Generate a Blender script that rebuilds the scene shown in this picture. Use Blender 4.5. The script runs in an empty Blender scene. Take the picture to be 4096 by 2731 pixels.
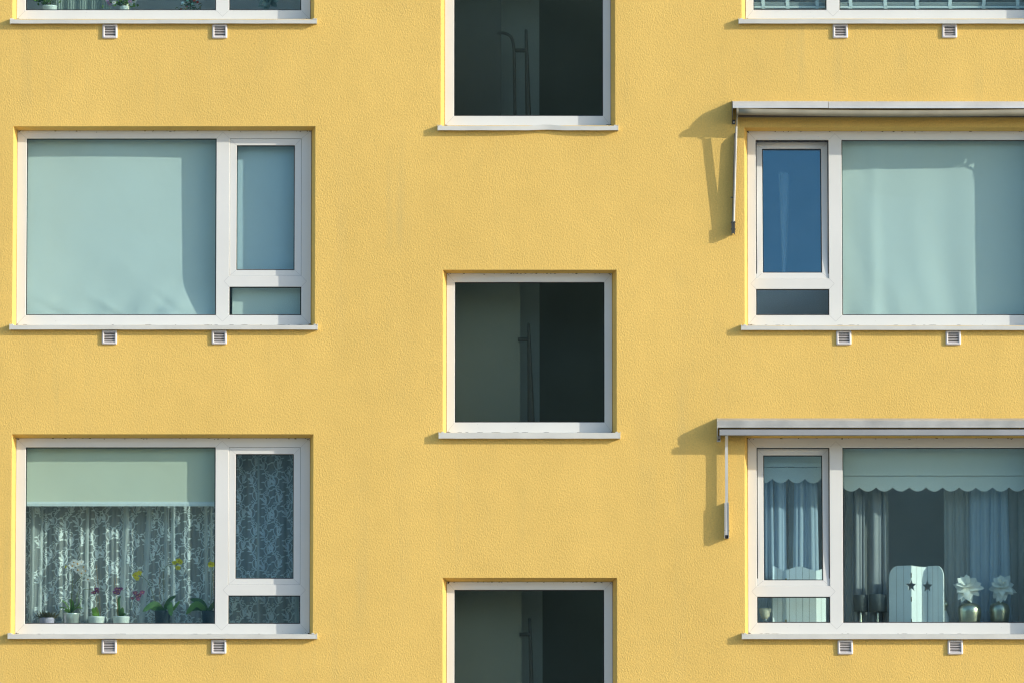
import bpy, math, random
from mathutils import Vector, Matrix
random.seed(7)
S = bpy.context.scene
COL = S.collection
R = math.radians
# ------------------------------------------------------------------ camera
DIST, ZC, PITCH = 60.0, 7.0, R(5.1)
FPX = 440.0 * DIST / math.cos(PITCH)            # focal length in photograph pixels (4096 wide)
cam_d = bpy.data.cameras.new('camera'); cam = bpy.data.objects.new('camera', cam_d); COL.objects.link(cam)
cam_d.sensor_width = 36.0; cam_d.lens = FPX * 36.0 / 4096.0
cam_d.clip_start = 0.5; cam_d.clip_end = 3000
CAM = Vector((0, -DIST, ZC - DIST * math.tan(PITCH)))
cam.location = CAM; cam.rotation_euler = (R(90) + PITCH, 0, 0)
S.camera = cam
FW = Vector((0, math.cos(PITCH), math.sin(PITCH))); UP = Vector((0, -math.sin(PITCH), math.cos(PITCH)))
def P(u, v, y=0.0):
    """point at depth y seen at photograph pixel (u, v)"""
    d = FW * FPX + Vector((1, 0, 0)) * (u - 2048) + UP * (1365.5 - v)
    return CAM + d * ((y - CAM.y) / d.y)
def X(u, v, y=0.0): return P(u, v, y).x
def Z(v, y=0.0, u=2048): return P(u, v, y).z
# ------------------------------------------------------------------ light
SUN = Vector((2.42, -1.0, 0.93)).normalized()
EL = math.asin(SUN.z); ROT = math.atan2(SUN.x, SUN.y)
w = bpy.data.worlds.new('World'); S.world = w; w.use_nodes = True
nt = w.node_tree; nt.nodes.clear()
sky = nt.nodes.new('ShaderNodeTexSky'); sky.sky_type = 'NISHITA'; sky.sun_disc = False
sky.sun_elevation = EL; sky.sun_rotation = ROT; sky.air_density = 1.0; sky.dust_density = 0.6; sky.ozone_density = 1.0
bg = nt.nodes.new('ShaderNodeBackground'); bg.inputs[1].default_value = 0.15
wo = nt.nodes.new('ShaderNodeOutputWorld')
nt.links.new(sky.outputs[0], bg.inputs[0]); nt.links.new(bg.outputs[0], wo.inputs[0])
sd = bpy.data.lights.new('sun', 'SUN'); sd.energy = 2.2; sd.angle = R(0.5); sd.color = (1.0, 0.92, 0.79)
sun = bpy.data.objects.new('sun', sd); COL.objects.link(sun)
sun.rotation_euler = (-SUN).to_track_quat('-Z', 'Y').to_euler(); sun.location = (30, -20, 30)
S.view_settings.view_transform = 'Standard'; S.view_settings.look = 'None'
S.view_settings.exposure = 0.98; S.view_settings.gamma = 1.0
S.render.engine = 'CYCLES'
S.cycles.max_bounces = 8; S.cycles.transparent_max_bounces = 32
S.cycles.caustics_reflective = False; S.cycles.caustics_refractive = False
S.cycles.use_denoising = True; S.cycles.use_adaptive_sampling = False; S.cycles.pixel_filter_type = 'BLACKMAN_HARRIS'; S.cycles.filter_width = 1.25
# ------------------------------------------------------------------ materials
def N(nt, t, **k):
    n = nt.nodes.new(t)
    for a, b in k.items(): setattr(n, a, b)
    return n
def mat(name, col, rough=0.6, spec=0.4, metal=0.0, var=0.0, vscale=3.0, bump=0.0, bscale=60.0, alpha=None, trans=0.0):
    m = bpy.data.materials.new(name); m.use_nodes = True; t = m.node_tree
    b = t.nodes['Principled BSDF']
    b.inputs['Base Color'].default_value = (*col, 1); b.inputs['Roughness'].default_value = rough
    b.inputs['Specular IOR Level'].default_value = spec; b.inputs['Metallic'].default_value = metal
    tc = N(t, 'ShaderNodeTexCoord')
    if var:
        n = N(t, 'ShaderNodeTexNoise'); n.inputs['Scale'].default_value = vscale; n.inputs['Detail'].default_value = 5
        t.links.new(tc.outputs['Object'], n.inputs['Vector'])
        r = N(t, 'ShaderNodeValToRGB')
        r.color_ramp.elements[0].position = 0.3; r.color_ramp.elements[1].position = 0.7
        r.color_ramp.elements[0].color = (*[c * (1 - var) for c in col], 1)
        r.color_ramp.elements[1].color = (*[min(1, c * (1 + var)) for c in col], 1)
        t.links.new(n.outputs['Fac'], r.inputs[0]); t.links.new(r.outputs[0], b.inputs['Base Color'])
    if bump:
        n = N(t, 'ShaderNodeTexNoise'); n.inputs['Scale'].default_value = bscale; n.inputs['Detail'].default_value = 3
        t.links.new(tc.outputs['Object'], n.inputs['Vector'])
        bp = N(t, 'ShaderNodeBump'); bp.inputs['Strength'].default_value = 1.0; bp.inputs['Distance'].default_value = bump
        t.links.new(n.outputs['Fac'], bp.inputs['Height']); t.links.new(bp.outputs[0], b.inputs['Normal'])
    out = t.nodes['Material Output']
    sh = b.outputs[0]
    if trans:
        tr = N(t, 'ShaderNodeBsdfTranslucent'); tr.inputs[0].default_value = (*col, 1)
        mx = N(t, 'ShaderNodeMixShader'); mx.inputs[0].default_value = trans
        t.links.new(sh, mx.inputs[1]); t.links.new(tr.outputs[0], mx.inputs[2]); sh = mx.outputs[0]
    if alpha is not None:
        tp = N(t, 'ShaderNodeBsdfTransparent')
        mx = N(t, 'ShaderNodeMixShader'); mx.inputs[0].default_value = alpha
        t.links.new(tp.outputs[0], mx.inputs[1]); t.links.new(sh, mx.inputs[2]); sh = mx.outputs[0]
    t.links.new(sh, out.inputs[0])
    return m

def wall_material():
    m = bpy.data.materials.new('yellow_render'); m.use_nodes = True; t = m.node_tree
    b = t.nodes['Principled BSDF']; b.inputs['Roughness'].default_value = 0.93; b.inputs['Specular IOR Level'].default_value = 0.15
    tc = N(t, 'ShaderNodeTexCoord')
    # colour: broad weathering, patchy trowel areas, fine mineral grain that also paints in relief shading
    mp = N(t, 'ShaderNodeMapping'); mp.inputs['Scale'].default_value = (0.9, 1, 0.35)
    t.links.new(tc.outputs['Object'], mp.inputs[0])
    n1 = N(t, 'ShaderNodeTexNoise'); n1.inputs['Scale'].default_value = 1.0; n1.inputs['Detail'].default_value = 6; n1.inputs['Roughness'].default_value = 0.6
    t.links.new(mp.outputs[0], n1.inputs['Vector'])
    r1 = N(t, 'ShaderNodeValToRGB')
    r1.color_ramp.elements[0].position = 0.32; r1.color_ramp.elements[0].color = (0.715, 0.484, 0.138, 1)
    r1.color_ramp.elements[1].position = 0.66; r1.color_ramp.elements[1].color = (0.790, 0.536, 0.155, 1)
    t.links.new(n1.outputs['Fac'], r1.inputs[0])
    n2 = N(t, 'ShaderNodeTexNoise'); n2.inputs['Scale'].default_value = 5.0; n2.inputs['Detail'].default_value = 4
    t.links.new(tc.outputs['Object'], n2.inputs['Vector'])
    r2 = N(t, 'ShaderNodeMapRange'); r2.inputs['From Min'].default_value = 0.3; r2.inputs['From Max'].default_value = 0.7
    r2.inputs['To Min'].default_value = 0.98; r2.inputs['To Max'].default_value = 1.02
    t.links.new(n2.outputs['Fac'], r2.inputs['Value'])
    mul = N(t, 'ShaderNodeVectorMath', operation='SCALE')
    t.links.new(r1.outputs[0], mul.inputs[0]); t.links.new(r2.outputs[0], mul.inputs['Scale'])
    n3 = N(t, 'ShaderNodeTexNoise'); n3.inputs['Scale'].default_value = 75.0; n3.inputs['Detail'].default_value = 2
    t.links.new(tc.outputs['Object'], n3.inputs['Vector'])
    r3 = N(t, 'ShaderNodeMapRange'); r3.inputs['From Min'].default_value = 0.3; r3.inputs['From Max'].default_value = 0.7
    r3.inputs['To Min'].default_value = 0.91; r3.inputs['To Max'].default_value = 1.06
    t.links.new(n3.outputs['Fac'], r3.inputs['Value'])
    mul2 = N(t, 'ShaderNodeVectorMath', operation='SCALE')
    t.links.new(mul.outputs[0], mul2.inputs[0]); t.links.new(r3.outputs[0], mul2.inputs['Scale'])
    mp3 = N(t, 'ShaderNodeMapping'); mp3.inputs['Scale'].default_value = (5.5, 1, 0.22)
    t.links.new(tc.outputs['Object'], mp3.inputs[0])
    n4 = N(t, 'ShaderNodeTexNoise'); n4.inputs['Scale'].default_value = 1.0; n4.inputs['Detail'].default_value = 4; n4.inputs['Roughness'].default_value = 0.65
    t.links.new(mp3.outputs[0], n4.inputs['Vector'])
    r4 = N(t, 'ShaderNodeMapRange'); r4.inputs['From Min'].default_value = 0.50; r4.inputs['From Max'].default_value = 0.74
    r4.inputs['To Min'].default_value = 0.0; r4.inputs['To Max'].default_value = 0.48
    t.links.new(n4.outputs['Fac'], r4.inputs['Value'])
    n5 = N(t, 'ShaderNodeTexNoise'); n5.inputs['Scale'].default_value = 0.9; n5.inputs['Detail'].default_value = 3
    t.links.new(tc.outputs['Object'], n5.inputs['Vector'])
    r5 = N(t, 'ShaderNodeMapRange'); r5.inputs['From Min'].default_value = 0.45; r5.inputs['From Max'].default_value = 0.65
    t.links.new(n5.outputs['Fac'], r5.inputs['Value'])
    mm = N(t, 'ShaderNodeMath', operation='MULTIPLY'); t.links.new(r4.outputs[0], mm.inputs[0]); t.links.new(r5.outputs[0], mm.inputs[1])
    mxc = N(t, 'ShaderNodeMix', data_type='RGBA'); mxc.inputs['B'].default_value = (0.56, 0.42, 0.16, 1)
    t.links.new(mm.outputs[0], mxc.inputs['Factor']); t.links.new(mul2.outputs[0], mxc.inputs['A'])
    t.links.new(mxc.outputs['Result'], b.inputs['Base Color'])
    # relief: rough grain, slightly slanted, plus gentle unevenness of the plaster
    mp2 = N(t, 'ShaderNodeMapping'); mp2.inputs['Rotation'].default_value = (0, R(35), 0); mp2.inputs['Scale'].default_value = (1.0, 1, 0.55)
    t.links.new(tc.outputs['Object'], mp2.inputs[0])
    g1 = N(t, 'ShaderNodeTexNoise'); g1.inputs['Scale'].default_value = 96.0; g1.inputs['Detail'].default_value = 2.5; g1.inputs['Distortion'].default_value = 0.6
    t.links.new(mp2.outputs[0], g1.inputs['Vector'])
    bp1 = N(t, 'ShaderNodeBump'); bp1.inputs['Strength'].default_value = 1.0; bp1.inputs['Distance'].default_value = 0.0046
    t.links.new(g1.outputs['Fac'], bp1.inputs['Height'])
    g2 = N(t, 'ShaderNodeTexNoise'); g2.inputs['Scale'].default_value = 4.0; g2.inputs['Detail'].default_value = 3
    t.links.new(tc.outputs['Object'], g2.inputs['Vector'])
    bp2 = N(t, 'ShaderNodeBump'); bp2.inputs['Strength'].default_value = 1.0; bp2.inputs['Distance'].default_value = 0.0016
    t.links.new(g2.outputs['Fac'], bp2.inputs['Height']); t.links.new(bp1.outputs[0], bp2.inputs['Normal'])
    t.links.new(bp2.outputs[0], b.inputs['Normal'])
    return m

def glass_material(name, tint, refl=0.05, gcol=(0.30, 0.72, 1), rough=0.02):
    m = bpy.data.materials.new(name); m.use_nodes = True; t = m.node_tree
    t.nodes.remove(t.nodes['Principled BSDF'])
    tp = N(t, 'ShaderNodeBsdfTransparent'); tp.inputs[0].default_value = (*tint, 1)
    gl = N(t, 'ShaderNodeBsdfGlossy'); gl.inputs['Roughness'].default_value = rough; gl.inputs[0].default_value = (*gcol, 1)
    mx = N(t, 'ShaderNodeMixShader'); mx.inputs[0].default_value = refl
    t.links.new(tp.outputs[0], mx.inputs[1]); t.links.new(gl.outputs[0], mx.inputs[2])
    t.links.new(mx.outputs[0], t.nodes['Material Output'].inputs[0])
    return m

M = {}
M['wall'] = wall_material()
M['pvc'] = mat('white_plastic', (0.695, 0.70, 0.67), 0.38, 0.4, var=0.025, vscale=2.5)
M['seam'] = mat('weld_seam', (0.42, 0.43, 0.43), 0.7)
M['gasket'] = mat('black_rubber', (0.012, 0.012, 0.013), 0.5)
M['sill'] = mat('painted_sill_metal', (0.60, 0.60, 0.55), 0.5, 0.4, var=0.07, vscale=4)
M['glass'] = glass_material('coated_glass', (0.885, 0.965, 0.958), 0.08)
M['glass_sash'] = glass_material('sky_tinted_glass', (0.845, 0.945, 0.97), 0.085)  # bluer tint puts the sky reflection of the sashes into the glass colour
M['glass_stair'] = glass_material('neutral_glass', (0.87, 0.93, 0.90), 0.085, (0.68, 0.92, 0.88), 0.06)
M['vent'] = mat('vent_plastic', (0.70, 0.665, 0.65), 0.5, 0.4, var=0.05, vscale=12)
M['void'] = mat('dark_void', (0.02, 0.018, 0.016), 0.9)
M['alu'] = mat('brushed_aluminium', (0.64, 0.63, 0.585), 0.42, 0.5, metal=0.35, var=0.10, vscale=3)
M['alu_grey'] = mat('grey_lacquered_metal', (0.33, 0.34, 0.345), 0.5, 0.4, metal=0.2, var=0.10, vscale=3)
M['alu_old'] = mat('weathered_aluminium', (0.47, 0.465, 0.43), 0.45, 0.4, metal=0.3, var=0.16, vscale=5)
M['alu_dirty'] = mat('weathered_beige_metal', (0.31, 0.28, 0.20), 0.5, 0.4, metal=0.2, var=0.14, vscale=4)
M['alu_dark'] = mat('dark_bracket_metal', (0.10, 0.10, 0.10), 0.5, 0.4, metal=0.5)
M['awning_cloth'] = mat('rolled_awning_cloth', (0.09, 0.075, 0.06), 0.9)
M['room'] = mat('room_plaster', (0.78, 0.76, 0.76), 0.9, var=0.05)
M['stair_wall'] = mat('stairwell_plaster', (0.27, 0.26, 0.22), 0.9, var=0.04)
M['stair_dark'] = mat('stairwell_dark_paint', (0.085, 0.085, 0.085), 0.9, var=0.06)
M['stair_mid'] = mat('stairwell_grey_paint', (0.30, 0.30, 0.29), 0.9, var=0.04)
M['rail'] = mat('handrail_paint', (0.03, 0.024, 0.026), 0.4)
M['board'] = mat('window_board_white', (0.62, 0.62, 0.60), 0.5)
M['blind'] = mat('pale_blind_cloth', (0.86, 0.88, 0.86), 0.9, 0.1, var=0.02, vscale=2.0, bump=0.002, bscale=8, trans=0.12)
M['blind_cream'] = mat('cream_blind_cloth', (0.82, 0.80, 0.66), 0.9, 0.1, var=0.02, trans=0.12)
M['blind_grey'] = mat('grey_violet_panel', (0.93, 0.88, 0.95), 0.9, 0.1, var=0.04)
M['white'] = mat('white_paint', (0.80, 0.82, 0.82), 0.45, var=0.03, vscale=6)
M['groove'] = mat('board_groove', (0.10, 0.12, 0.13), 0.9)
M['brass'] = mat('brass', (0.55, 0.40, 0.14), 0.35, metal=0.8)
M['sheer'] = mat('sheer_net', (0.80, 0.82, 0.82), 0.9, 0.1, alpha=0.42, trans=0.4)
M['sheer_dense'] = mat('sheer_net_doubled', (0.88, 0.90, 0.90), 0.9, 0.1, alpha=0.50, trans=0.35)
M['lace'] = mat('lace_embroidery', (0.93, 0.94, 0.93), 0.9, 0.1, alpha=0.88, trans=0.12)
M['voile'] = mat('white_voile', (0.76, 0.87, 1.0), 0.9, 0.1, alpha=0.74, trans=0.35)
M['curtain_grey'] = mat('grey_curtain_cloth', (0.36, 0.365, 0.39), 0.9, 0.1, var=0.05, bump=0.002, bscale=40, trans=0.15)
M['net_green'] = mat('grey_green_net', (0.42, 0.48, 0.43), 0.9, 0.1, alpha=0.75, trans=0.2)
M['leaf'] = mat('leaf_green', (0.15, 0.28, 0.05), 0.45, 0.4, var=0.25, vscale=14, trans=0.25)
M['leaf_dark'] = mat('leaf_dark_green', (0.06, 0.13, 0.035), 0.45, 0.4, var=0.3, vscale=14, trans=0.1)
M['succulent'] = mat('succulent_leaf', (0.17, 0.14, 0.07), 0.6, var=0.35, vscale=30)
M['stem'] = mat('plant_stem', (0.10, 0.12, 0.04), 0.6)
M['stick'] = mat('bamboo_stick', (0.34, 0.20, 0.09), 0.7)
M['petal_white'] = mat('white_petal', (0.85, 0.82, 0.82), 0.7, trans=0.3)
M['petal_yellow'] = mat('yellow_petal', (0.80, 0.68, 0.05), 0.7, trans=0.3)
M['petal_purple'] = mat('purple_petal', (0.20, 0.05, 0.17), 0.7, var=0.2, vscale=60, trans=0.3)
M['petal_magenta'] = mat('magenta_petal', (0.27, 0.06, 0.18), 0.7, var=0.2, vscale=60, trans=0.3)
M['petal_lilac'] = mat('lilac_petal', (0.42, 0.25, 0.48), 0.7, var=0.2, vscale=60, trans=0.3)
M['petal_core'] = mat('flower_core', (0.55, 0.30, 0.04), 0.7)
M['magnolia'] = mat('cream_magnolia_petal', (0.92, 0.91, 0.86), 0.75, var=0.06, vscale=20, trans=0.2)
M['pot_white'] = mat('white_glazed_pot', (0.82, 0.83, 0.80), 0.3, 0.5)
M['pot_lilac'] = mat('lilac_glazed_pot', (0.62, 0.52, 0.66), 0.3, 0.5)
M['pot_dark'] = mat('dark_plastic_pot', (0.025, 0.035, 0.05), 0.5)
M['silver'] = mat('silver_glaze', (0.78, 0.78, 0.74), 0.2, 0.5, metal=0.6)
M['vase_metal'] = mat('champagne_metal', (0.52, 0.50, 0.40), 0.30, metal=0.9, var=0.12, vscale=18)
M['shade'] = mat('dark_lampshade_cloth', (0.13, 0.14, 0.15), 0.9)
M['chrome'] = mat('polished_chrome', (0.75, 0.77, 0.78), 0.12, metal=1.0)
M['soil'] = mat('potting_soil', (0.04, 0.03, 0.02), 0.95)
M['wax'] = mat('pale_wax_glass', (0.75, 0.66, 0.50), 0.35, var=0.15, vscale=30)
M['bauble_blue'] = mat('pale_blue_bauble', (0.55, 0.70, 0.74), 0.2)
M['bauble_red'] = mat('red_bauble', (0.50, 0.05, 0.03), 0.25)
M['bauble_green'] = mat('mint_bauble', (0.30, 0.52, 0.42), 0.25)
M['bauble_gold'] = mat('golden_bauble', (0.6, 0.45, 0.2), 0.25, metal=0.6)
M['slat'] = mat('white_blind_slat', (0.78, 0.80, 0.80), 0.45)
M['pvc_dirty'] = mat('grimy_white_plastic', (0.62, 0.60, 0.54), 0.5, 0.4, var=0.12, vscale=9)
M['grime'] = mat('black_grime', (0.05, 0.045, 0.03), 0.95)
# ------------------------------------------------------------------ mesh helper
class MB:
    def __init__(s): s.v = []; s.f = []; s.m = []; s.mats = []
    def mi(s, m):
        if m not in s.mats: s.mats.append(m)
        return s.mats.index(m)
    def face(s, pts, m):
        n = len(s.v); s.v += [tuple(p) for p in pts]; s.f.append(list(range(n, n + len(pts)))); s.m.append(s.mi(m))
    def grid(s, rows, m, closed=False):
        n = len(s.v); c = len(rows[0])
        for r in rows: s.v += [tuple(p) for p in r]
        k = s.mi(m)
        for i in range(len(rows) - 1):
            for j in range(c if closed else c - 1):
                j2 = (j + 1) % c
                s.f.append([n + i * c + j, n + i * c + j2, n + (i + 1) * c + j2, n + (i + 1) * c + j]); s.m.append(k)
        return n
    def box(s, x0, x1, y0, y1, z0, z1, m):
        n = len(s.v)
        s.v += [(x, y, z) for x in (x0, x1) for y in (y0, y1) for z in (z0, z1)]
        k = s.mi(m)
        for q in ((0, 1, 3, 2), (4, 6, 7, 5), (0, 4, 5, 1), (2, 3, 7, 6), (0, 2, 6, 4), (1, 5, 7, 3)):
            s.f.append([n + i for i in q]); s.m.append(k)
    def prism_x(s, prof, x0, x1, m):
        """profile in (y, z) swept along x"""
        n = len(s.v); c = len(prof); k = s.mi(m)
        s.v += [(x0, y, z) for y, z in prof] + [(x1, y, z) for y, z in prof]
        for i in range(c):
            j = (i + 1) % c; s.f.append([n + i, n + j, n + c + j, n + c + i]); s.m.append(k)
        s.f.append([n + i for i in range(c)][::-1]); s.m.append(k)
        s.f.append([n + c + i for i in range(c)]); s.m.append(k)
    def prism(s, pts, d, m):
        """closed outline pts swept by vector d"""
        n = len(s.v); c = len(pts); k = s.mi(m); d = Vector(d)
        s.v += [tuple(p) for p in pts] + [tuple(Vector(p) + d) for p in pts]
        for i in range(c):
            j = (i + 1) % c; s.f.append([n + i, n + j, n + c + j, n + c + i]); s.m.append(k)
        s.f.append([n + i for i in range(c)][::-1]); s.m.append(k)
        s.f.append([n + c + i for i in range(c)]); s.m.append(k)
    def tube(s, path, rad, m, seg=8, cap=True):
        path = [Vector(p) for p in path]
        if not isinstance(rad, (list, tuple)): rad = [rad] * len(path)
        rows = []; prev = None
        for i, p in enumerate(path):
            t = (path[min(i + 1, len(path) - 1)] - path[max(i - 1, 0)]).normalized()
            a = Vector((0, 1, 0)) if prev is None else prev
            if abs(a.dot(t)) > 0.95: a = Vector((1, 0, 0))
            a = (a - t * a.dot(t)).normalized(); prev = a; b = t.cross(a)
            rows.append([p + (a * math.cos(q) + b * math.sin(q)) * rad[i] for q in [2 * math.pi * k / seg for k in range(seg)]])
        n = s.grid(rows, m, True)
        if cap:
            k = s.mi(m)
            s.f.append([n + i for i in range(seg)][::-1]); s.m.append(k)
            e = n + (len(rows) - 1) * seg
            s.f.append([e + i for i in range(seg)]); s.m.append(k)
    def lathe(s, c, prof, m, seg=28):
        rows = [[(c[0] + r * math.cos(2 * math.pi * k / seg), c[1] + r * math.sin(2 * math.pi * k / seg), c[2] + z) for k in range(seg)] for r, z in prof]
        s.grid(rows, m, True)
    def ball(s, c, r, m, seg=12, rings=8, sc=(1, 1, 1)):
        rows = []
        for i in range(rings + 1):
            a = -math.pi / 2 + math.pi * i / rings
            rows.append([(c[0] + sc[0] * r * math.cos(a) * math.cos(q), c[1] + sc[1] * r * math.cos(a) * math.sin(q), c[2] + sc[2] * r * math.sin(a)) for q in [2 * math.pi * k / seg for k in range(seg)]])
        s.grid(rows, m, True)
    def petal(s, base, d, side, L, W, m, cup=0.25, n=6, tip=0.15, fold=0.45):
        """leaf or petal: starts at base, runs along d, spreads along side, cupped towards d x side"""
        d = Vector(d).normalized(); side = Vector(side); side = (side - d * side.dot(d)).normalized(); up = d.cross(side)
        base = Vector(base); rows = []
        for i in range(n + 1):
            t = i / n
            wd = W * 0.5 * (math.sin(math.pi * (0.06 + 0.94 * t) ** 0.8) ** 0.75 if t < 1 else 0) + (tip * W * 0.1 if t == 1 else 0)
            c = base + d * (L * t) + up * (cup * L * t * t)
            rows.append([c - side * wd + up * (wd * fold), c, c + side * wd + up * (wd * fold)])
        s.grid(rows, m)
    def strap(s, path, W, m, side=None, fold=0.25):
        """long leaf along a path"""
        path = [Vector(p) for p in path]; rows = []; k = len(path) - 1
        for i, p in enumerate(path):
            t = (path[min(i + 1, k)] - path[max(i - 1, 0)]).normalized()
            sd_ = Vector(side) if side else Vector((0, 1, 0)).cross(t)
            sd_ = (sd_ - t * sd_.dot(t)); sd_ = sd_.normalized() if sd_.length > 1e-4 else Vector((1, 0, 0))
            nn = t.cross(sd_)
            f = i / k; wd = W * 0.5 * (0.35 + 0.65 * math.sin(math.pi * min(1, f * 0.9 + 0.12)) ** 0.6 if f < 0.999 else 0.08)
            rows.append([p - sd_ * wd + nn * wd * fold, p, p + sd_ * wd + nn * wd * fold])
        s.grid(rows, m)
    def build(s, name, parent=None, smooth=False, loc=None):
        me = bpy.data.meshes.new(name); me.from_pydata(s.v, [], s.f)
        for m in s.mats: me.materials.append(M[m])
        me.polygons.foreach_set('material_index', s.m)
        if smooth: me.polygons.foreach_set('use_smooth', [True] * len(s.f))
        me.update()
        o = bpy.data.objects.new(name, me); COL.objects.link(o)
        if parent: o.parent = parent
        if loc: o.location = loc
        return o
def spline(pts, n=6):
    pts = [Vector(p) for p in pts]; out = []
    q = [pts[0] * 2 - pts[1]] + pts + [pts[-1] * 2 - pts[-2]]
    for i in range(1, len(q) - 2):
        for k in range(n):
            t = k / n
            out.append(0.5 * ((2 * q[i]) + (q[i + 1] - q[i - 1]) * t + (2 * q[i - 1] - 5 * q[i] + 4 * q[i + 1] - q[i + 2]) * t * t + (3 * q[i] - q[i - 1] - 3 * q[i + 1] + q[i + 2]) * t ** 3))
    out.append(pts[-1]); return out
def empty(name, loc=(0, 0, 0)):
    o = bpy.data.objects.new(name, None); COL.objects.link(o); o.location = loc; o.empty_display_size = 0.1; return o
def tag(o, label=None, cat=None, group=None, kind=None):
    if label: o['label'] = label
    if cat: o['category'] = cat
    if group: o['group'] = group
    if kind: o['kind'] = kind
    return o
def sub(o, parent):
    o.parent = parent; o.matrix_parent_inverse = parent.matrix_world.inverted() if parent.matrix_world != Matrix() else Matrix(); return o

# ------------------------------------------------------------------ ground
g = MB(); g.face([(-1500, -1500, 0), (1500, -1500, 0), (1500, 1500, 0), (-1500, 1500, 0)], 'ground') if False else None
M['ground'] = mat('pale_paving', (0.32, 0.31, 0.28), 0.95, var=0.2, vscale=0.4)
g = MB(); g.face([(-1500, -1500, 0), (1500, -1500, 0), (1500, 1500, 0), (-1500, 1500, 0)], 'ground')
tag(g.build('ground'), kind='structure')

# unseen wood added behind the camera to darken the window reflections
M['wood'] = mat('unseen_wood_brown', (0.30, 0.26, 0.21), 0.9, var=0.4, vscale=0.6)
wd = MB(); rw = random.Random(21)
for i in range(520):
    cx, cy, cz = -70 + 140 * ((i * .618034) % 1), rw.uniform(-108, -95), (23.6 + rw.uniform(-.8, .6)) if i < 90 else rw.uniform(2, 21); r0 = rw.uniform(2.8, 3.8)
    rows = []
    for a in range(9):
        la = -math.pi / 2 + math.pi * a / 8
        rows.append([])
        for b in range(14):
            lo = 2 * math.pi * b / 14; rr = r0 * (1 + rw.uniform(-.18, .18))
            rows[-1].append((cx + rr * math.cos(la) * math.cos(lo), cy + rr * math.cos(la) * math.sin(lo), max(-.5, cz + rr * math.sin(la))))
    wd.grid(rows, 'wood', True)
tag(wd.build('unseen_wood'), 'unseen dark wood added behind the camera for the window reflections', 'wood', kind='stuff')

# ------------------------------------------------------------------ the facade
D = 0.14                                   # depth of the reveals
# each window in photograph pixels: reveal (l, r, t), frame (l, r, t, b), sill (l, r, t, b)
WIN = {
 'TL': dict(kind='L', rev=(52, 1258, -713), fr=(70, 1242, -695, 79), sill=(40, 1267, 79, 95), dv=-1219, du=0),
 'ML': dict(kind='L', rev=(51, 1261, 506), fr=(68, 1244, 524, 1300), sill=(38, 1270, 1301, 1318), dv=0, du=0),
 'BL': dict(kind='L', rev=(45, 1253, 1735), fr=(63, 1239, 1751, 2534), sill=(31, 1268, 2535, 2553), dv=1232, du=-4),
 'TC': dict(kind='C', rev=(1763, 2461, -145), fr=(1780, 2442, -131, 504), sill=(1751, 2473, 505, 522), gl=(1815, 2413, -97, 466)),
 'MC': dict(kind='C', rev=(1771, 2467, 1080), fr=(1787, 2448, 1094, 1728), sill=(1755, 2481, 1730, 1752), gl=(1818, 2419, 1128, 1689)),
 'BC': dict(kind='C', rev=(1770, 2469, 2309), fr=(1787, 2450, 2325, 2957), sill=(1757, 2483, 2958, 2980), gl=(1816, 2418, 2356, 2917)),
 'TR': dict(kind='R', rev=(2965, 4176, -708), fr=(2982, 4158, -693, 78), sill=(2955, 4187, 78, 95), dv=-1220, du=-11),
 'MR': dict(kind='R', rev=(2978, 4189, 511), fr=(2991, 4171, 526, 1301), sill=(2965, 4199, 1303, 1320), dv=0, du=0),
 'BR': dict(kind='R', rev=(2979, 4192, 1738), fr=(2992, 4173, 1751, 2533), sill=(2968, 4202, 2535, 2554), dv=1228, du=4),
}
# openings of the frame for the left kind, photograph pixels, then moved by (du, dv)
OPEN = {
 'L': dict(main=(104, 866, 554, 1262), sash=(917, 1207, 554, 1105), low=(917, 1207, 1147, 1262)),
 'R': dict(main=(3366, 4136, 560, 1262), sash=(3022, 3316, 562, 1115), low=(3026, 3317, 1156, 1263)),
}
B = empty('apartment_building')
tag(B, 'yellow rendered apartment block with three columns of white framed windows', 'building')
def wx(r): # frame rect -> world at depth D
    l, rr, t, b = r; vm = (t + b) / 2
    return X(l, vm, D), X(rr, vm, D), Z(b, D, (l + rr) / 2), Z(t, D, (l + rr) / 2)
for k, q in WIN.items():
    q['F'] = wx(q['fr'])                                  # x0 x1 z0 z1
    l, r, t = q['rev']; vm = (t + q['fr'][3]) / 2
    q['RV'] = (X(l, vm), X(r, vm), q['F'][2] - 0.015, Z(t, 0, (l + r) / 2))
    sl, sr, st, sb = q['sill']
    q['SL'] = (X(sl, st, -0.053), X(sr, st, -0.053), Z(sb, -0.053, sl), Z(st, -0.053, sl))
BX0, BX1, BY1, BH = -11.0, 11.0, 10.0, 13.6
wb = MB()
xs = sorted({BX0, BX1} | {v for q in WIN.values() for v in q['RV'][:2]})
zs = sorted({0.0, BH} | {v for q in WIN.values() for v in q['RV'][2:]})
def inhole(x, z): return any(q['RV'][0] < x < q['RV'][1] and q['RV'][2] < z < q['RV'][3] for q in WIN.values())
for a, b_ in zip(xs, xs[1:]):
    for c, d in zip(zs, zs[1:]):
        if not inhole((a + b_) / 2, (c + d) / 2):
            wb.face([(a, 0, c), (b_, 0, c), (b_, 0, d), (a, 0, d)], 'wall')
def wob(i): return 0.0
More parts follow.
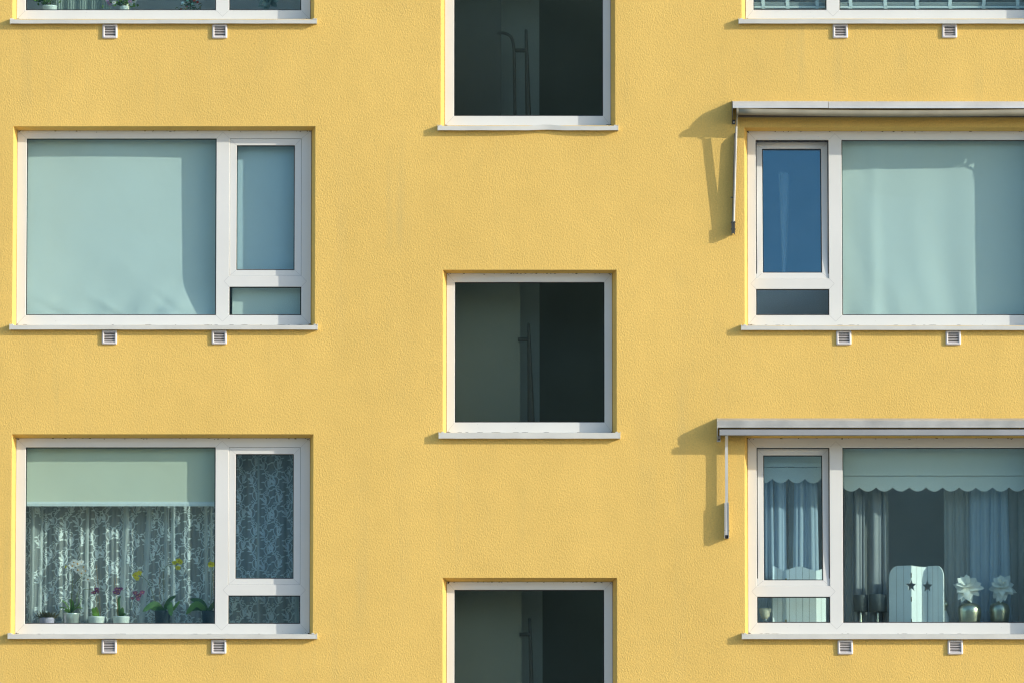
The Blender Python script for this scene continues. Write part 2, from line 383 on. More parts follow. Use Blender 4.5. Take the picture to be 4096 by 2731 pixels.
for q in WIN.values():
    x0, x1, z0, z1 = q['RV']; f0, f1, fz0, fz1 = q['F']
    n = 40
    def strip(p0, p1, q0, q1):
        for i in range(n):
            t, u = i / n, (i + 1) / n
            A_, B_ = Vector(p0).lerp(Vector(p1), t), Vector(p0).lerp(Vector(p1), u)
            C_, D_ = Vector(q0).lerp(Vector(q1), u), Vector(q0).lerp(Vector(q1), t)
            wb.face([A_, B_, C_, D_], 'wall')
    e = 0.002
    strip((x0, 0, z0), (x0, 0, z1), (f0 + e, D + .03, fz0 - .03), (f0 + e, D + .03, fz1))
    strip((x1, 0, z1), (x1, 0, z0), (f1 - e, D + .03, fz1), (f1 - e, D + .03, fz0 - .03))
    strip((x0, 0, z1), (x1, 0, z1), (f0 + e, D + .03, fz1 - e), (f1 - e, D + .03, fz1 - e))
    strip((x1, 0, z0), (x0, 0, z0), (f1 - e, D + .03, fz0 - .02), (f0 + e, D + .03, fz0 - .02))
wb.face([(BX0, 0, 0), (BX0, 0, BH), (BX0, BY1, BH), (BX0, BY1, 0)], 'wall')
wb.face([(BX1, 0, 0), (BX1, BY1, 0), (BX1, BY1, BH), (BX1, 0, BH)], 'wall')
wb.face([(BX0, BY1, 0), (BX0, BY1, BH), (BX1, BY1, BH), (BX1, BY1, 0)], 'wall')
for su, sv, ln, cv in ((765, 410, .055, .5), (1918, 1925, .06, .35), (1022, 172, .05, -.2), (835, 1530, .045, .4), (2560, 1130, .05, -.4), (1560, 2180, .04, .5), (2650, 1500, .05, .3), (1500, 560, .045, -.5)):
    c0 = P(su, sv, 0); rows = []
    for i in range(9):
        t = i / 8 - .5; a = R(62) + cv * t * 2
        pt = Vector((c0.x + math.cos(a) * ln * t + cv * .02 * t * t, -.0004, c0.z + math.sin(a) * ln * t)); wd = .0022 * (1 - (2 * t) ** 2) + .0003
        rows.append([(pt.x - wd, -.0003, pt.z), (pt.x, -.0024, pt.z), (pt.x + wd, -.0003, pt.z)])
    wb.grid(rows, 'wall')
wb.build('wall', B)
rb = MB(); rb.box(BX0 - .25, BX1 + .25, -.25, BY1 + .25, BH + .002, BH + .25, 'sill'); rb.build('roof', B)

# ------------------------------------------------------------------ windows
YF = D                                      # front of the fixed frame
def plate(mb, rect, holes, yf, yb, m, ch=0.006):
    x0, x1, z0, z1 = rect
    xs = sorted({x0, x1} | {v for h in holes for v in h[:2]}); zs = sorted({z0, z1} | {v for h in holes for v in h[2:]})
    for a, b_ in zip(xs, xs[1:]):
        for c, d in zip(zs, zs[1:]):
            xm, zm = (a + b_) / 2, (c + d) / 2
            if not any(h[0] < xm < h[1] and h[2] < zm < h[3] for h in holes):
                mb.face([(a, yf, c), (b_, yf, c), (b_, yf, d), (a, yf, d)], m)
                mb.face([(a, yb, d), (b_, yb, d), (b_, yb, c), (a, yb, c)], m)
    def ring(r, y0, r2, y1):
        p = [(r[0], y0, r[2]), (r[1], y0, r[2]), (r[1], y0, r[3]), (r[0], y0, r[3])]
        q = [(r2[0], y1, r2[2]), (r2[1], y1, r2[2]), (r2[1], y1, r2[3]), (r2[0], y1, r2[3])]
        for i in range(4): j = (i + 1) % 4; mb.face([p[i], p[j], q[j], q[i]], m)
    ring(rect, yf, rect, yb)
    for h in holes:
        h2 = (h[0] + ch * .5, h[1] - ch * .5, h[2] + ch * .5, h[3] - ch * .5)
        ring(h, yf, h2, yf + ch); ring(h2, yf + ch, h2, yb)
def seam(mb, a, b, y, w=0.0022):
    a = Vector((a[0], y, a[1])); b = Vector((b[0], y, b[1])); d = (b - a).normalized(); s_ = Vector((-d.z, 0, d.x)) * w / 2
    mb.face([a - s_, b - s_, b + s_, a + s_], 'seam')
def gasket(mb, r, y, w=0.011):
    x0, x1, z0, z1 = r
    mb.box(x0, x1, y - .004, y + .001, z1 - w, z1 + .004, 'gasket'); mb.box(x0, x1, y - .004, y + .001, z0 - .004, z0 + w, 'gasket')
    mb.box(x0 - .004, x0 + w, y - .0045, y + .0005, z0, z1, 'gasket'); mb.box(x1 - w, x1 + .004, y - .0045, y + .0005, z0, z1, 'gasket')
def pane(par, r, y, m='glass'):
    g = MB(); g.box(r[0] + .003, r[1] - .003, y, y + .02, r[2] + .003, r[3] - .003, m); return g.build('pane', par)
def px(r, du, dv, y=D):
    l, rr, t, b = r; l += du; rr += du; t += dv; b += dv; vm = (t + b) / 2
    return X(l, vm, y), X(rr, vm, y), Z(b, y, (l + rr) / 2), Z(t, y, (l + rr) / 2)
def sill(par, q, bent=None):
    x0, x1, zb, zt = q['SL']; r0, r1 = q['RV'][:2]; zf = q['F'][2]
    mb = MB(); n = 48; rows = []
    for i in range(n + 1):
        x = x0 + (x1 - x0) * i / n; dz = dy = 0
        if bent is not None:
            d = (x - bent) / 0.14; dz = 0.014 * math.exp(-d * d) ; dy = 0.02 * math.exp(-(d * 0.6) ** 2)
        dz += 0.0012 * math.sin(i * 0.7 + x0 * 9)
        rows.append([(x, .002, zt + .005 + dz), (x, -.053 + dy, zt + dz), (x, -.053 + dy, zb + dz * .5), (x, -.046 + dy, zb + dz * .5), (x, -.046 + dy, zt - .008 + dz), (x, .002, zt - .004 + dz)])
    mb.grid(rows, 'sill')
    for rw in (rows[0], rows[-1]): mb.face(rw if rw is rows[0] else rw[::-1], 'sill')
    mb.face([(r0, .0, zt + .004), (r1, .0, zt + .004), (r1, D + .01, zf + .001), (r0, D + .01, zf + .001)], 'sill')
    for xe, s_ in ((x0, 1), (x1, -1)):
        a, b_ = sorted((xe - s_ * .001, xe + s_ * .004))
        mb.box(a, b_, -.054, -.0005, zb - .001, zt + .012, 'sill')
    for xe in (r0, r1):
        mb.box(xe - .012, xe + .012, -.02, D - .02, zt + .004, zt + .014, 'sill')
    return mb.build('sill', par)
for key, q in WIN.items():
    F = q['F']; Fx = (F[0], F[1], F[2] - .012, F[3])
    mb = MB()
    if q['kind'] == 'C':
        o = px(q['gl'], 0, 0); holes = {'main': o}
    else:
        holes = {k: px(r, q['du'], q['dv']) for k, r in OPEN[q['kind']].items()}
        a, b_, c = holes['main'], holes['sash'], holes['low']
        holes['main'] = (a[0], a[1], a[2], a[3])
        holes['low'] = (b_[0], b_[1], a[2], c[3]); holes['sash'] = (b_[0], b_[1], b_[2], a[3])
    q['H'] = holes
    plate(mb, Fx, list(holes.values()), YF, YF + .07, 'pvc')
    # weld seams
    hx0 = min(h[0] for h in holes.values()); hx1 = max(h[1] for h in holes.values()); hz0 = min(h[2] for h in holes.values()); hz1 = max(h[3] for h in holes.values())
    ys = YF - .0005
    for (ox, oz), (ix, iz) in (((F[0], F[2]), (hx0, hz0)), ((F[1], F[2]), (hx1, hz0)), ((F[0], F[3]), (hx0, hz1)), ((F[1], F[3]), (hx1, hz1))):
        seam(mb, (ox, oz), (ix, iz), ys)
    if q['kind'] != 'C':
        m0, m1 = sorted((holes['main'][1], holes['sash'][0])) if q['kind'] == 'L' else sorted((holes['sash'][1], holes['main'][0]))
        mm = (m0 + m1) / 2
        for hz, s_ in ((hz0, -1), (hz1, 1)):
            seam(mb, (m0, hz), (mm, hz + s_ * .055), ys); seam(mb, (m1, hz), (mm, hz + s_ * .055), ys)
        t0, t1 = holes['low'][3], holes['sash'][2]; tm = (t0 + t1) / 2
        for hx, s_ in ((holes['sash'][0], -1), (holes['sash'][1], 1)):
            seam(mb, (hx, t0), (hx + s_ * .045, tm), ys); seam(mb, (hx, t1), (hx + s_ * .045, tm), ys)
    for k, h in holes.items():
        if k != 'sash': gasket(mb, h, YF + .022)
        else: gasket(mb, h, YF + .018, .012)  # dark ring behind the sash gap, its shade put in as colour
    rg = random.Random(key)
    def fleck(x, z, w_, h_):
        n_ = 7; pts = [(x + w_ * math.cos(2 * math.pi * i / n_) * rg.uniform(.5, 1), YF - .0012, z + h_ * math.sin(2 * math.pi * i / n_) * rg.uniform(.5, 1)) for i in range(n_)]
        mb.face(pts, 'grime')
    for i in range(26): fleck(rg.uniform(F[0], F[1]), F[3] - abs(rg.gauss(0, .004)) - .001, rg.uniform(.002, .016), rg.uniform(.001, .005))
    for xe in (F[0] + .012, F[1] - .012):
        for i in range(5): fleck(xe + rg.gauss(0, .01), F[3] - abs(rg.gauss(0, .008)), rg.uniform(.003, .01), rg.uniform(.002, .006))
        for i in range(5): fleck(xe + rg.gauss(0, .01), F[2] + abs(rg.gauss(0, .006)), rg.uniform(.003, .012), rg.uniform(.002, .006))
    for i in range(14): fleck(rg.uniform(F[0], F[1]), F[2] + .001, rg.uniform(.006, .05), .0016)
    for i in range(10): fleck(rg.uniform(F[0] + .01, F[1] - .01), rg.choice((F[2] + rg.uniform(.01, .08), F[3] - rg.uniform(.005, .06))), .0018, .0018)
    wo_ = mb.build('window', B)
    for k, h in holes.items():
        if k != 'sash': pane(wo_, h, YF + .022, 'glass_stair' if q['kind'] == 'C' else 'glass')
        else:
            r = (h[0] + .0055, h[1] - .0055, h[2] + .0045, h[3] - .0055)
            xm = (r[0] + r[1]) / 2; piv = Vector((xm, YF + .010, r[2]))
            tilt = R(5.0) if key == 'MR' else R(3.0) if key == 'BR' else (R(4.5) if key == 'TR' else 0)
            W2, Hh = (r[1] - r[0]) / 2, r[3] - r[2]
            sb_ = MB(); hole = (-W2 + .057, W2 - .057, .049, Hh - .056)
            plate(sb_, (-W2, W2, 0, Hh), [hole], 0, .06, 'pvc')
            for sx in (-1, 1):
                seam(sb_, (sx * W2, 0), (sx * (W2 - .057), .049), -.0005); seam(sb_, (sx * W2, Hh), (sx * (W2 - .057), Hh - .056), -.0005)
            gasket(sb_, hole, .02)
            so = sb_.build('sash', wo_); so.location = piv; so.rotation_euler = (-tilt, 0, 0)
            gp = MB(); gp.box(hole[0] + .003, hole[1] - .003, .02, .04, hole[2] + .003, hole[3] - .003, 'glass_sash')
            po = gp.build('pane', wo_); po.location = piv; po.rotation_euler = (-tilt, 0, 0)
    sill(wo_, q, bent=X(2186, 505, -.05) if key == 'TC' else None)
    # room behind
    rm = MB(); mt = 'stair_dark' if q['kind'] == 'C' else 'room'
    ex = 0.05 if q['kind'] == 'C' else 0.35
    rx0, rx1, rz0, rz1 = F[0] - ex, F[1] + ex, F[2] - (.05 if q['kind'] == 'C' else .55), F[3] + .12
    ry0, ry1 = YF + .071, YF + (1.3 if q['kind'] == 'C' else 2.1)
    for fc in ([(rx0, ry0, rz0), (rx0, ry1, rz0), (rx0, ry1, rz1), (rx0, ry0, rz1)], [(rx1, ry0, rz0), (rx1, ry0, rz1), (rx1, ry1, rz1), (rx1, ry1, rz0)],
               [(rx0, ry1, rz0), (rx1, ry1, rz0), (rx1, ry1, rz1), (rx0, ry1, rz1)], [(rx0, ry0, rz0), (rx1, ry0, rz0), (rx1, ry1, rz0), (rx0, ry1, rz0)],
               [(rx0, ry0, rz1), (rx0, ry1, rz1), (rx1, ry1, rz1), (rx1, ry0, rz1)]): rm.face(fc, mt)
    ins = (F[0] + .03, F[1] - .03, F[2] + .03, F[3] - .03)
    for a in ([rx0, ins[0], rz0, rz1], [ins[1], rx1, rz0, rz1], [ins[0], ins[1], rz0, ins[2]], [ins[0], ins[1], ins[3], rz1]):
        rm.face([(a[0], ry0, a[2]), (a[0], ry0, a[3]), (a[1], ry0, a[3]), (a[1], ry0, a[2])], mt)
    if q['kind'] != 'C':
        zb = Z(q['fr'][3] - 8, D + .2)
        rm.box(F[0] - .1, F[1] + .1, YF + .072, YF + .40, zb - .03, zb, 'board'); q['board'] = zb
    rm.build('room', B)
Hh = {k: q['H'] for k, q in WIN.items()}

# ------------------------------------------------------------------ stairwell insides
def stair(key, dark_l, strip, left_mat, curve):
    l, r, t, b = WIN[key]['gl']; vm = (t + b) / 2
    y = YF + .58
    pz0, pz1 = WIN[key]['F'][2] - .04, WIN[key]['F'][3] + .1
    p = MB()
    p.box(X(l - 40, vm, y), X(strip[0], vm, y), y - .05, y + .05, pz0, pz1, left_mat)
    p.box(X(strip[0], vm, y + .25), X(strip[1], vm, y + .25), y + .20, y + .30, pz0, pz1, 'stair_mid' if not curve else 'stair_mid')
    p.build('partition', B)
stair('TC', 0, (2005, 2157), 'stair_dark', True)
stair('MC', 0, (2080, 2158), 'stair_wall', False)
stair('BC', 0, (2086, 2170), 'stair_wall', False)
def handrail(key, pts_post, link_v, link_u0, label, curve=None):
    y = YF + .50
    o = empty('handrail', P(pts_post[-1][0], pts_post[-1][1], y)); inv = -Vector(o.location)
    tag(o, label, 'handrail', 'stairwell handrails')
    a = MB()
    (ut, vt, wt), (ub, vb, wb_) = pts_post
    n = 10; path = [P(ut + (ub - ut) * i / n, vt + (vb - vt) * i / n, y) + inv for i in range(n + 1)]
    rad = [(wt + (wb_ - wt) * i / n) / 880 for i in range(n + 1)]
    path = [path[0] + Vector((0, 0, rad[0] * .8))] + path; rad = [rad[0] * .35] + rad
    a.tube(path, rad, 'rail', 10); a.build('post', o, True)
    lk = MB(); pz = Z(link_v, y); tu = ut + (ub - ut) * (link_v - vt) / (vb - vt)
    lk.tube([P(link_u0, link_v, y) + inv, P(tu, link_v, y) + inv], 8.5 / 440, 'rail', 10); lk.build('crossbar', o, True)
    if curve:
        c = MB(); c.tube([P(u, v, y) + inv for u, v in spline([Vector((u, v, 0)) for u, v in curve], 6) and [(p.x, p.y) for p in spline([Vector((u, v, 0)) for u, v in curve], 6)]], 6.5 / 440, 'rail', 10)
        c.build('rail', o, True)
handrail('TC', ((2104, 122, 13), (2114, 500, 26)), 203, 2060, 'dark handrail with a curved pipe inside the uppermost stairwell window',
         [(1990, 134), (2018, 134), (2044, 150), (2055, 190), (2057, 260), (2059, 400), (2060, 500)])
handrail('MC', ((2115, 1296, 12), (2125, 1720, 33)), 1358, 2072, 'dark tapering handrail post inside the stairwell window wholly in view')
handrail('BC', ((2119, 2473, 13), (2130, 2930, 24)), 2535, 2078, 'dark handrail post inside the stairwell window cut by the bottom edge')

# ------------------------------------------------------------------ air vents
def vent_proto():
    hw, hh = 30.5 / 440, 29 / 440
    o = empty('air_vent'); mb = MB()
    prof = [(hw, hh, -.001), (hw, hh, -.012), (hw - .004, hh - .004, -.018), (hw - .010, hh - .010, -.021), (hw - .019, hh - .019, -.021), (hw - .021, hh - .021, -.016), (hw - .021, hh - .021, -.003)]
    def rr(w, h, y, rad):
        out = []
        for cx, cz, a0 in ((1, 1, 0), (-1, 1, 90), (-1, -1, 180), (1, -1, 270)):
            for k in range(5):
                a = R(a0 + 22.5 * k); out.append((cx * (w - rad) + rad * math.cos(a), y, cz * (h - rad) + rad * math.sin(a)))
        return out
    mb.grid([rr(w_, h_, y_, max(.003, .012 - (hw - w_) * .4)) for w_, h_, y_ in prof], 'vent', True)
    mb.build('housing', o, True)
    bk = MB(); bk.face([(-hw + .02, -.003, -hh + .02), (hw - .02, -.003, -hh + .02), (hw - .02, -.003, hh - .02), (-hw + .02, -.003, hh - .02)], 'void'); bk.build('backing', o)
    sl = MB(); n = 6; hz = hh - .021
    for i in range(n):
        z = -hz + 2 * hz * (i + .5) / n
        sl.prism_x([(-.017, z - .002), (-.0155, z - .0045), (-.005, z + .0005), (-.006, z + .003)], -hw + .0205, hw - .0205, 'vent')
    sl.build('louvre', o)
    return o
vp = vent_proto(); used = False
VG = 'white air vents below the window sills'
VENTS = [
 (440, 127, 'white slotted air vent below the top left window with potted plants, left of two'),
 (879, 127, 'white slotted air vent below the top left window with potted plants, right of two'),
 (438, 1349, 'white slotted air vent below the large wrinkled blind, nearer the left edge of the photo'),
 (877, 1349, 'white slotted air vent below the plain blind window, under its frame upright'),
 (437, 2584, 'white slotted air vent below the lace curtain window, under its white flower pots'),
 (875, 2585, 'white slotted air vent below the lace curtain window, under its frame upright'),
 (3361, 126, 'white slotted air vent below the slatted blind window, left of two'),
 (3798, 125, 'white slotted air vent below the slatted blind window, right of two'),
 (3375, 1351, 'white slotted air vent below the window with the blue tilted sash, left of two'),
 (3813, 1351, 'white slotted air vent below the window with the blue tilted sash, right of two'),
 (3381, 2587, 'white slotted air vent below the scalloped blind window, left under its frame upright'),
 (3821, 2587, 'white slotted air vent below the scalloped blind window, right under the folding screen'),
]
for u, v, lab in VENTS:
    if not used: r = vp; used = True
    else:
        r = vp.copy(); COL.objects.link(r)
        for ch in list(vp.children):
            c = ch.copy(); COL.objects.link(c); c.parent = r
    r.location = P(u, v, 0); r.rotation_euler = (0, R(random.uniform(-.8, .8)), 0)
    tag(r, lab, 'air vent', VG)

# ------------------------------------------------------------------ awnings
def awning(upper):
    if upper:
        x0 = X(2929, 420, -.12); x1 = X(4335, 420, -.12)
        o = empty('folded_awning', ((x0 + x1) / 2, 0, Z(430, 0)))
        tag(o, 'folded awning with round front tube and thin leaning arm above the blue tilted sash', 'awning', 'folded awnings over the windows')
    else:
        x0 = X(2869, 1695, -.14); x1 = X(4360, 1695, -.14)
        o = empty('folded_awning', ((x0 + x1) / 2, 0, Z(1710, 0)))
        tag(o, 'folded awning with flat grey front bar and square arm above the scalloped blind window', 'awning', 'folded awnings over the windows')
    L = Vector(o.location)
    def bld(mb, name, sm=False, par=None):
        mb.v = [tuple(Vector(p) - L) for p in mb.v]
        return mb.build(name, par or o, sm)
    if upper:
        zt = Z(408, -.118); zb = Z(433, -.159)
        mb = MB(); xj = X(3314, 420, -.13)
        for a, b_, dz in ((x0 + .004, xj - .002, 0), (xj + .002, x1 - .004, -.002)):
            mb.prism_x([(0, zt + .02 + dz), (-.03, zt + .018 + dz), (-.105, zt + .004 + dz), (-.118, zt + dz), (-.152, zb + .02 + dz), (-.159, zb + dz), (-.155, zb + dz), (-.147, zb + .017 + dz), (-.112, zt - .006 + dz), (-.03, zt + .012 + dz), (0, zt + .014 + dz)], a, b_, 'alu')
        bld(mb, 'hood')
        t = MB(); zc = Z(447, -.185); n = 24
        t.tube([(x0 + .055 + (x1 - x0 - .11) * i / n, -.185, zc - .018 * math.sin(math.pi * i / n) ** .8) for i in range(n + 1)], .0295, 'alu_dirty', 18); bld(t, 'front_tube', True)
        for xe, s_ in ((x0 + .055, -1), (x1 - .055, 1)):
            cp = MB(); cp.tube([(xe, -.185, zc), (xe + s_ * .018, -.185, zc)], .031, 'alu_dirty', 18)
            bld(cp, 'tube_cap')
        rl = MB(); rl.tube([(x0 + .05, -.075, zc - .005), (x1 - .05, -.075, zc - .005)], .036, 'awning_cloth', 16)
        rl.prism_x([(-.075, zc + .030), (-.185, zc - .002), (-.185, zc - .006), (-.075, zc + .026)], x0 + .05, x1 - .05, 'awning_cloth'); bld(rl, 'cloth_roll')
        zf = Z(498, 0)
        for s_, xe in ((1, x0), (-1, x1)):
            bk = MB(); pts = [(xe, 0, zt + .021), (xe, -.11, zt + .004), (xe, -.16, zb - .002), (xe, -.165, zb - .05), (xe, -.205, zc - .035), (xe, -.10, zc - .055), (xe, -.02, zf), (xe, 0, zf)]
            bk.prism(pts, (s_ * .004, 0, 0), 'alu_dark')
            xa, xb = sorted((xe, xe + s_ * .032)); bk.box(xa, xb, -.006, -.0008, zf - .002, zf + .04, 'alu_dark')
            bk.tube([(xe + s_ * .018, -.006, zf + .018), (xe + s_ * .018, -.013, zf + .018)], .007, 'alu', 8)
            bld(bk, 'bracket')
            # rail fixed to the wall and the arm folded in front of it
            xr = X(2932, 700, -.03) if s_ > 0 else x1 - (X(2932, 700, -.03) - x0)
            zr0, zr1 = Z(940, -.03), Z(545, -.03)
            lean = .026 * s_
            wr = MB()
            wr.prism([(xr - s_ * .013, -.0008, zr0), (xr - s_ * .013, -.052, zr0 + .01), (xr - s_ * .013 + lean * .4, -.058, zr0 + .35), (xr - s_ * .013 + lean * .9, -.050, zr1 - .03), (xr - s_ * .013 + lean * .95, -.035, zr1), (xr - s_ * .013 + lean, -.0008, zr1 + .03)], (s_ * .007, 0, 0), 'alu_dark')
            bld(wr, 'wall_rail')
            am = MB()
            zt_, zbm = Z(508, -.11), Z(890, -.06)
            for dx, dy, ww, dd in ((.004, 0, .011, .036),):
                p0 = Vector((xr + s_ * dx, -.062, zbm)); p1 = Vector((xr + s_ * dx + lean, -.112, zt_))
                rows = []
                for p, k in ((p0, 1), (p1, .9)):
                    rows.append([(p.x + ww * math.cos(a) * k, p.y + dd * .5 * math.sin(a) * k, p.z) for a in [2 * math.pi * i / 14 for i in range(14)]])
                n0 = am.grid(rows, 'alu_old', True)
                am.face(rows[0][::-1], 'alu'); am.face(rows[1], 'alu')
            am.tube([p1 - Vector((0, 0, .01)), (p1.x + lean * .25, -.165, zc - .03)], .007, 'alu_dirty', 8)
            ao = bld(am, 'arm', False)
            for k in (-1, 1):
                cl = MB(); cl.box(xr + k * .012 - .003, xr + k * .012 + .003, -.085, -.03, zr0 + .002, zbm + .008, 'alu_dark'); bld(cl, 'joint_plate')
            cl = MB(); cl.box(xr - .008, xr + .008, -.07, -.045, zr0 + .012, zbm + .002, 'alu_dirty'); bld(cl, 'arm_joint')
            for zz in (zr0 + .05, zbm, zr0 + .34): cl = MB(); cl.tube([(xr - .022, -.05, zz), (xr + .022, -.05, zz)], .005, 'alu_dark', 8); bld(cl, 'bolt')
    else:
        zt = Z(1680, -.137); zb = Z(1711, -.137); f1 = Z(1716, -.178); f0 = Z(1740, -.178)
        mb = MB()
        mb.prism_x([(0, zt + .03), (-.10, zt + .012), (-.130, zt + .002), (-.137, zt - .006), (-.137, zb + .022), (-.142, zb + .016), (-.142, zb + .005), (-.135, zb + .004), (-.13, zb + .016), (-.12, zt - .008), (0, zt + .02)], x0 + .006, x1 - .006, 'alu_old')
        bld(mb, 'hood')
        fb = MB(); xa, xb = x0 + .02, x1 - .02
        fb.prism_x([(-.172, f1), (-.178, f1 - .004), (-.178, f0 + .004), (-.172, f0), (-.11, f0 + .004), (-.11, f1 - .003)], xa, xb, 'alu_grey'); bld(fb, 'front_bar')
        rl = MB(); rl.tube([(x0 + .03, -.06, (f0 + f1) / 2 + .01), (x1 - .03, -.06, (f0 + f1) / 2 + .01)], .032, 'awning_cloth', 16); bld(rl, 'cloth_roll', True)
        zf = Z(1765, 0)
        for s_, xe in ((1, x0), (-1, x1)):
            bk = MB(); pts = [(xe, 0, zt + .031), (xe, -.13, zt + .006), (xe, -.147, zt - .008), (xe, -.147, zb - .004), (xe, -.10, f0 - .008), (xe, -.03, f0 - .02), (xe, 0, zf)]
            bk.prism(pts, (s_ * .005, 0, 0), 'alu')
            xa, xb = sorted((xe, xe + s_ * .034)); bk.box(xa, xb, -.007, -.0008, zf - .002, zf + .055, 'alu')
            bk.tube([(xe + s_ * .02, -.007, zf + .018), (xe + s_ * .02, -.014, zf + .018)], .008, 'alu_dark', 10)
            bld(bk, 'bracket')
            xm = X(2906, 1900, -.055) if s_ > 0 else x1 - (X(2906, 1900, -.055) - x0)
            am = MB(); zl = Z(2138, -.06); zk = Z(1786, -.06)
            # square tube arm, bending outwards at the top to the front bar
            path = spline([(xm, -.057, zl), (xm, -.057, zl + .3), (xm, -.057, zk - .03), (xm, -.066, zk + .01), (xm, -.09, zk + .045), (xm, -.125, zk + .075), (xm, -.145, f0 + .01)], 5)
            rows = []
            for i, p in enumerate(path):
                t = (path[min(i + 1, len(path) - 1)] - path[max(i - 1, 0)]).normalized(); nn = Vector((1, 0, 0)).cross(t)
                a, c = .0125, .0155
                rows.append([p + Vector((a, 0, 0)) + nn * c, p + Vector((-a, 0, 0)) + nn * c, p + Vector((-a, 0, 0)) - nn * c, p + Vector((a, 0, 0)) - nn * c])
            am.grid(rows, 'alu', True); am.face(rows[0], 'alu'); am.face(rows[-1][::-1], 'alu'); bld(am, 'arm')
            c0, c1 = Z(2151, -.06), Z(2008, -.06)
            ch = MB(); ch.prism([(xm - .020, -.078, c0), (xm - .020, -.0008, c0), (xm + .020, -.0008, c0), (xm + .020, -.078, c0), (xm + .0162, -.078, c0), (xm + .0162, -.01, c0), (xm - .0162, -.01, c0), (xm - .0162, -.078, c0)], (0, 0, c1 - c0), 'alu')
            bld(ch, 'wall_channel')
            for zz in (c0 + .02, c0 + .07): ch = MB(); ch.tube([(xm - .025, -.05, zz), (xm + .025, -.05, zz)], .005, 'alu_dark', 8); bld(ch, 'bolt')
            ec = MB(); ec.box(xm - .0155, xm + .0155, -.072, -.03, c0 + .001, zl - .002, 'void'); bld(ec, 'dark_hollow')  # near-black block stands for the shade in the hollow channel end
    return o
awning(True); awning(False)

# ------------------------------------------------------------------ blinds
def hrect(key, hole): return Hh[key][hole]
YB = 0.27
def sheet(name, x0, x1, z0, z1, y, fn, m, label, cat, nx=70, nz=70, thick=.0015, group=None):
    mb = MB(); rows = []
    for i in range(nz + 1):
        t = i / nz; z = z0 + (z1 - z0) * t
        rows.append([(x0 + (x1 - x0) * j / nx, y + fn(j / nx, t), z) for j in range(nx + 1)])
    mb.grid(rows, m)
    back = [[(p[0], p[1] + thick, p[2]) for p in r][::-1] for r in rows]; mb.grid(back, m)
    for a, b_ in ((rows[0], back[0][::-1]), (rows[-1][::-1], back[-1])): mb.grid([a, b_], m)
    o = mb.build(name, None, True); tag(o, label, cat, group); return o
def gs(a, c, s_): return math.exp(-((a - c) / s_) ** 2)
def wrinkle_left(u, t):
    k = .004 * math.sin(6 * u + 2 * t) + .006 * math.sin(3.1 * u - 1.6 * t)
    b = (1 - t) ** 6
    k += b * (.004 * math.sin(19 * u + 26 * t) + .004 * math.sin(37 * u - 18 * t + 2)) * (.5 + .5 * u)
    k += .007 * gs(u - 1.1 * t, .62, .04) * gs(t, .05, .05) - .006 * gs(u + 1.6 * t, .56, .03) * gs(t, .06, .06) + .006 * gs(u + 1.9 * t, .26, .03) * gs(t, .04, .05) + .006 * gs(u + 1.2 * t, .84, .025) * gs(t, .07, .07)
    k += .006 * gs(u + .9 * (t), .55, .16) * (1 - t) ** 2
    k += .004 * (1 - t) ** 2 * math.sin(9 * u - 5 * t)
    w_ = min(1, max(0, (u - .45) / .35)); k -= .060 * w_ * w_ * (3 - 2 * w_) * gs(t, 0, .13)
    return k
h = hrect('ML', 'main'); tag
o = sheet('blind', h[0] - .06, h[1] + .03, h[2] - .03, h[3] + .05, YB, wrinkle_left, 'blind', 'large plain pale blind with creased hem behind the left middle window', 'blind')
h2 = hrect('ML', 'sash'); hl = hrect('ML', 'low')
sheet('blind', X(929, 1200, YB), X(1200, 1200, YB), hl[2] - .03, h2[3] + .05, YB + .004, lambda u, t: .004 * math.sin(3 * u + t), 'blind', 'narrow plain pale blind behind the small sash right of the creased blind', 'blind', 12, 20)
h = hrect('MR', 'main')
def wrinkle_right(u, t):
    k = (.007 * math.sin(14 * u + .8 * t + .5) * (1 - .5 * u) + .004 * math.sin(25 * u + t)) * (1 - .6 * t) + .002 * math.sin(5 * u)
    k += .006 * gs(u + .12 * t, .27, .05) - .007 * gs(u, .19, .035) + (1 - t) ** 3 * .006 * math.sin(33 * u + 9 * t) * (1 - u)
    return k
sheet('blind', h[0] - .05, h[1] + .03, h[2] - .03, h[3] + .05, YB, wrinkle_right, 'blind', 'pale blind with soft upright folds beside the blue tilted sash', 'blind')
h = hrect('MR', 'sash'); hl = hrect('MR', 'low')
sheet('privacy_panel', hl[0] - .05, hl[1] + .08, hl[2] - .12, hl[3] + .14, .95, lambda u, t: .003 * math.sin(5 * u), 'blind_grey', 'plain grey violet panel behind the small pane below the blue tilted sash', 'panel', 12, 10)
# roller blind above the lace
h = hrect('BL', 'main')
rl = empty('roller_blind', ((h[0] + h[1]) / 2, .25, h[3])); tag(rl, 'half lowered cream roller blind with a white hem bar above the lace curtain', 'blind')
mb = MB(); zc = Z(2006, .25); inv = -Vector(rl.location)
mb.box(h[0] - .04 + inv.x, h[1] + .02 + inv.x, 0, .0015, zc + inv.z, .06, 'blind_cream'); mb.build('cloth', rl)
mb = MB(); mb.prism_x([(-.006, zc + inv.z + .002), (-.009, zc + inv.z - .017), (-.006, Z(2023, .25) + inv.z), (.006, Z(2023, .25) + inv.z), (.006, zc + inv.z + .002)], h[0] - .03 + inv.x, h[1] + .012 + inv.x, 'white'); mb.build('hem_bar', rl)
mb = MB(); mb.tube([(h[0] - .04 + inv.x, .03, .085), (h[1] + .02 + inv.x, .03, .085)], .022, 'blind_cream', 12); mb.build('roller', rl, True)
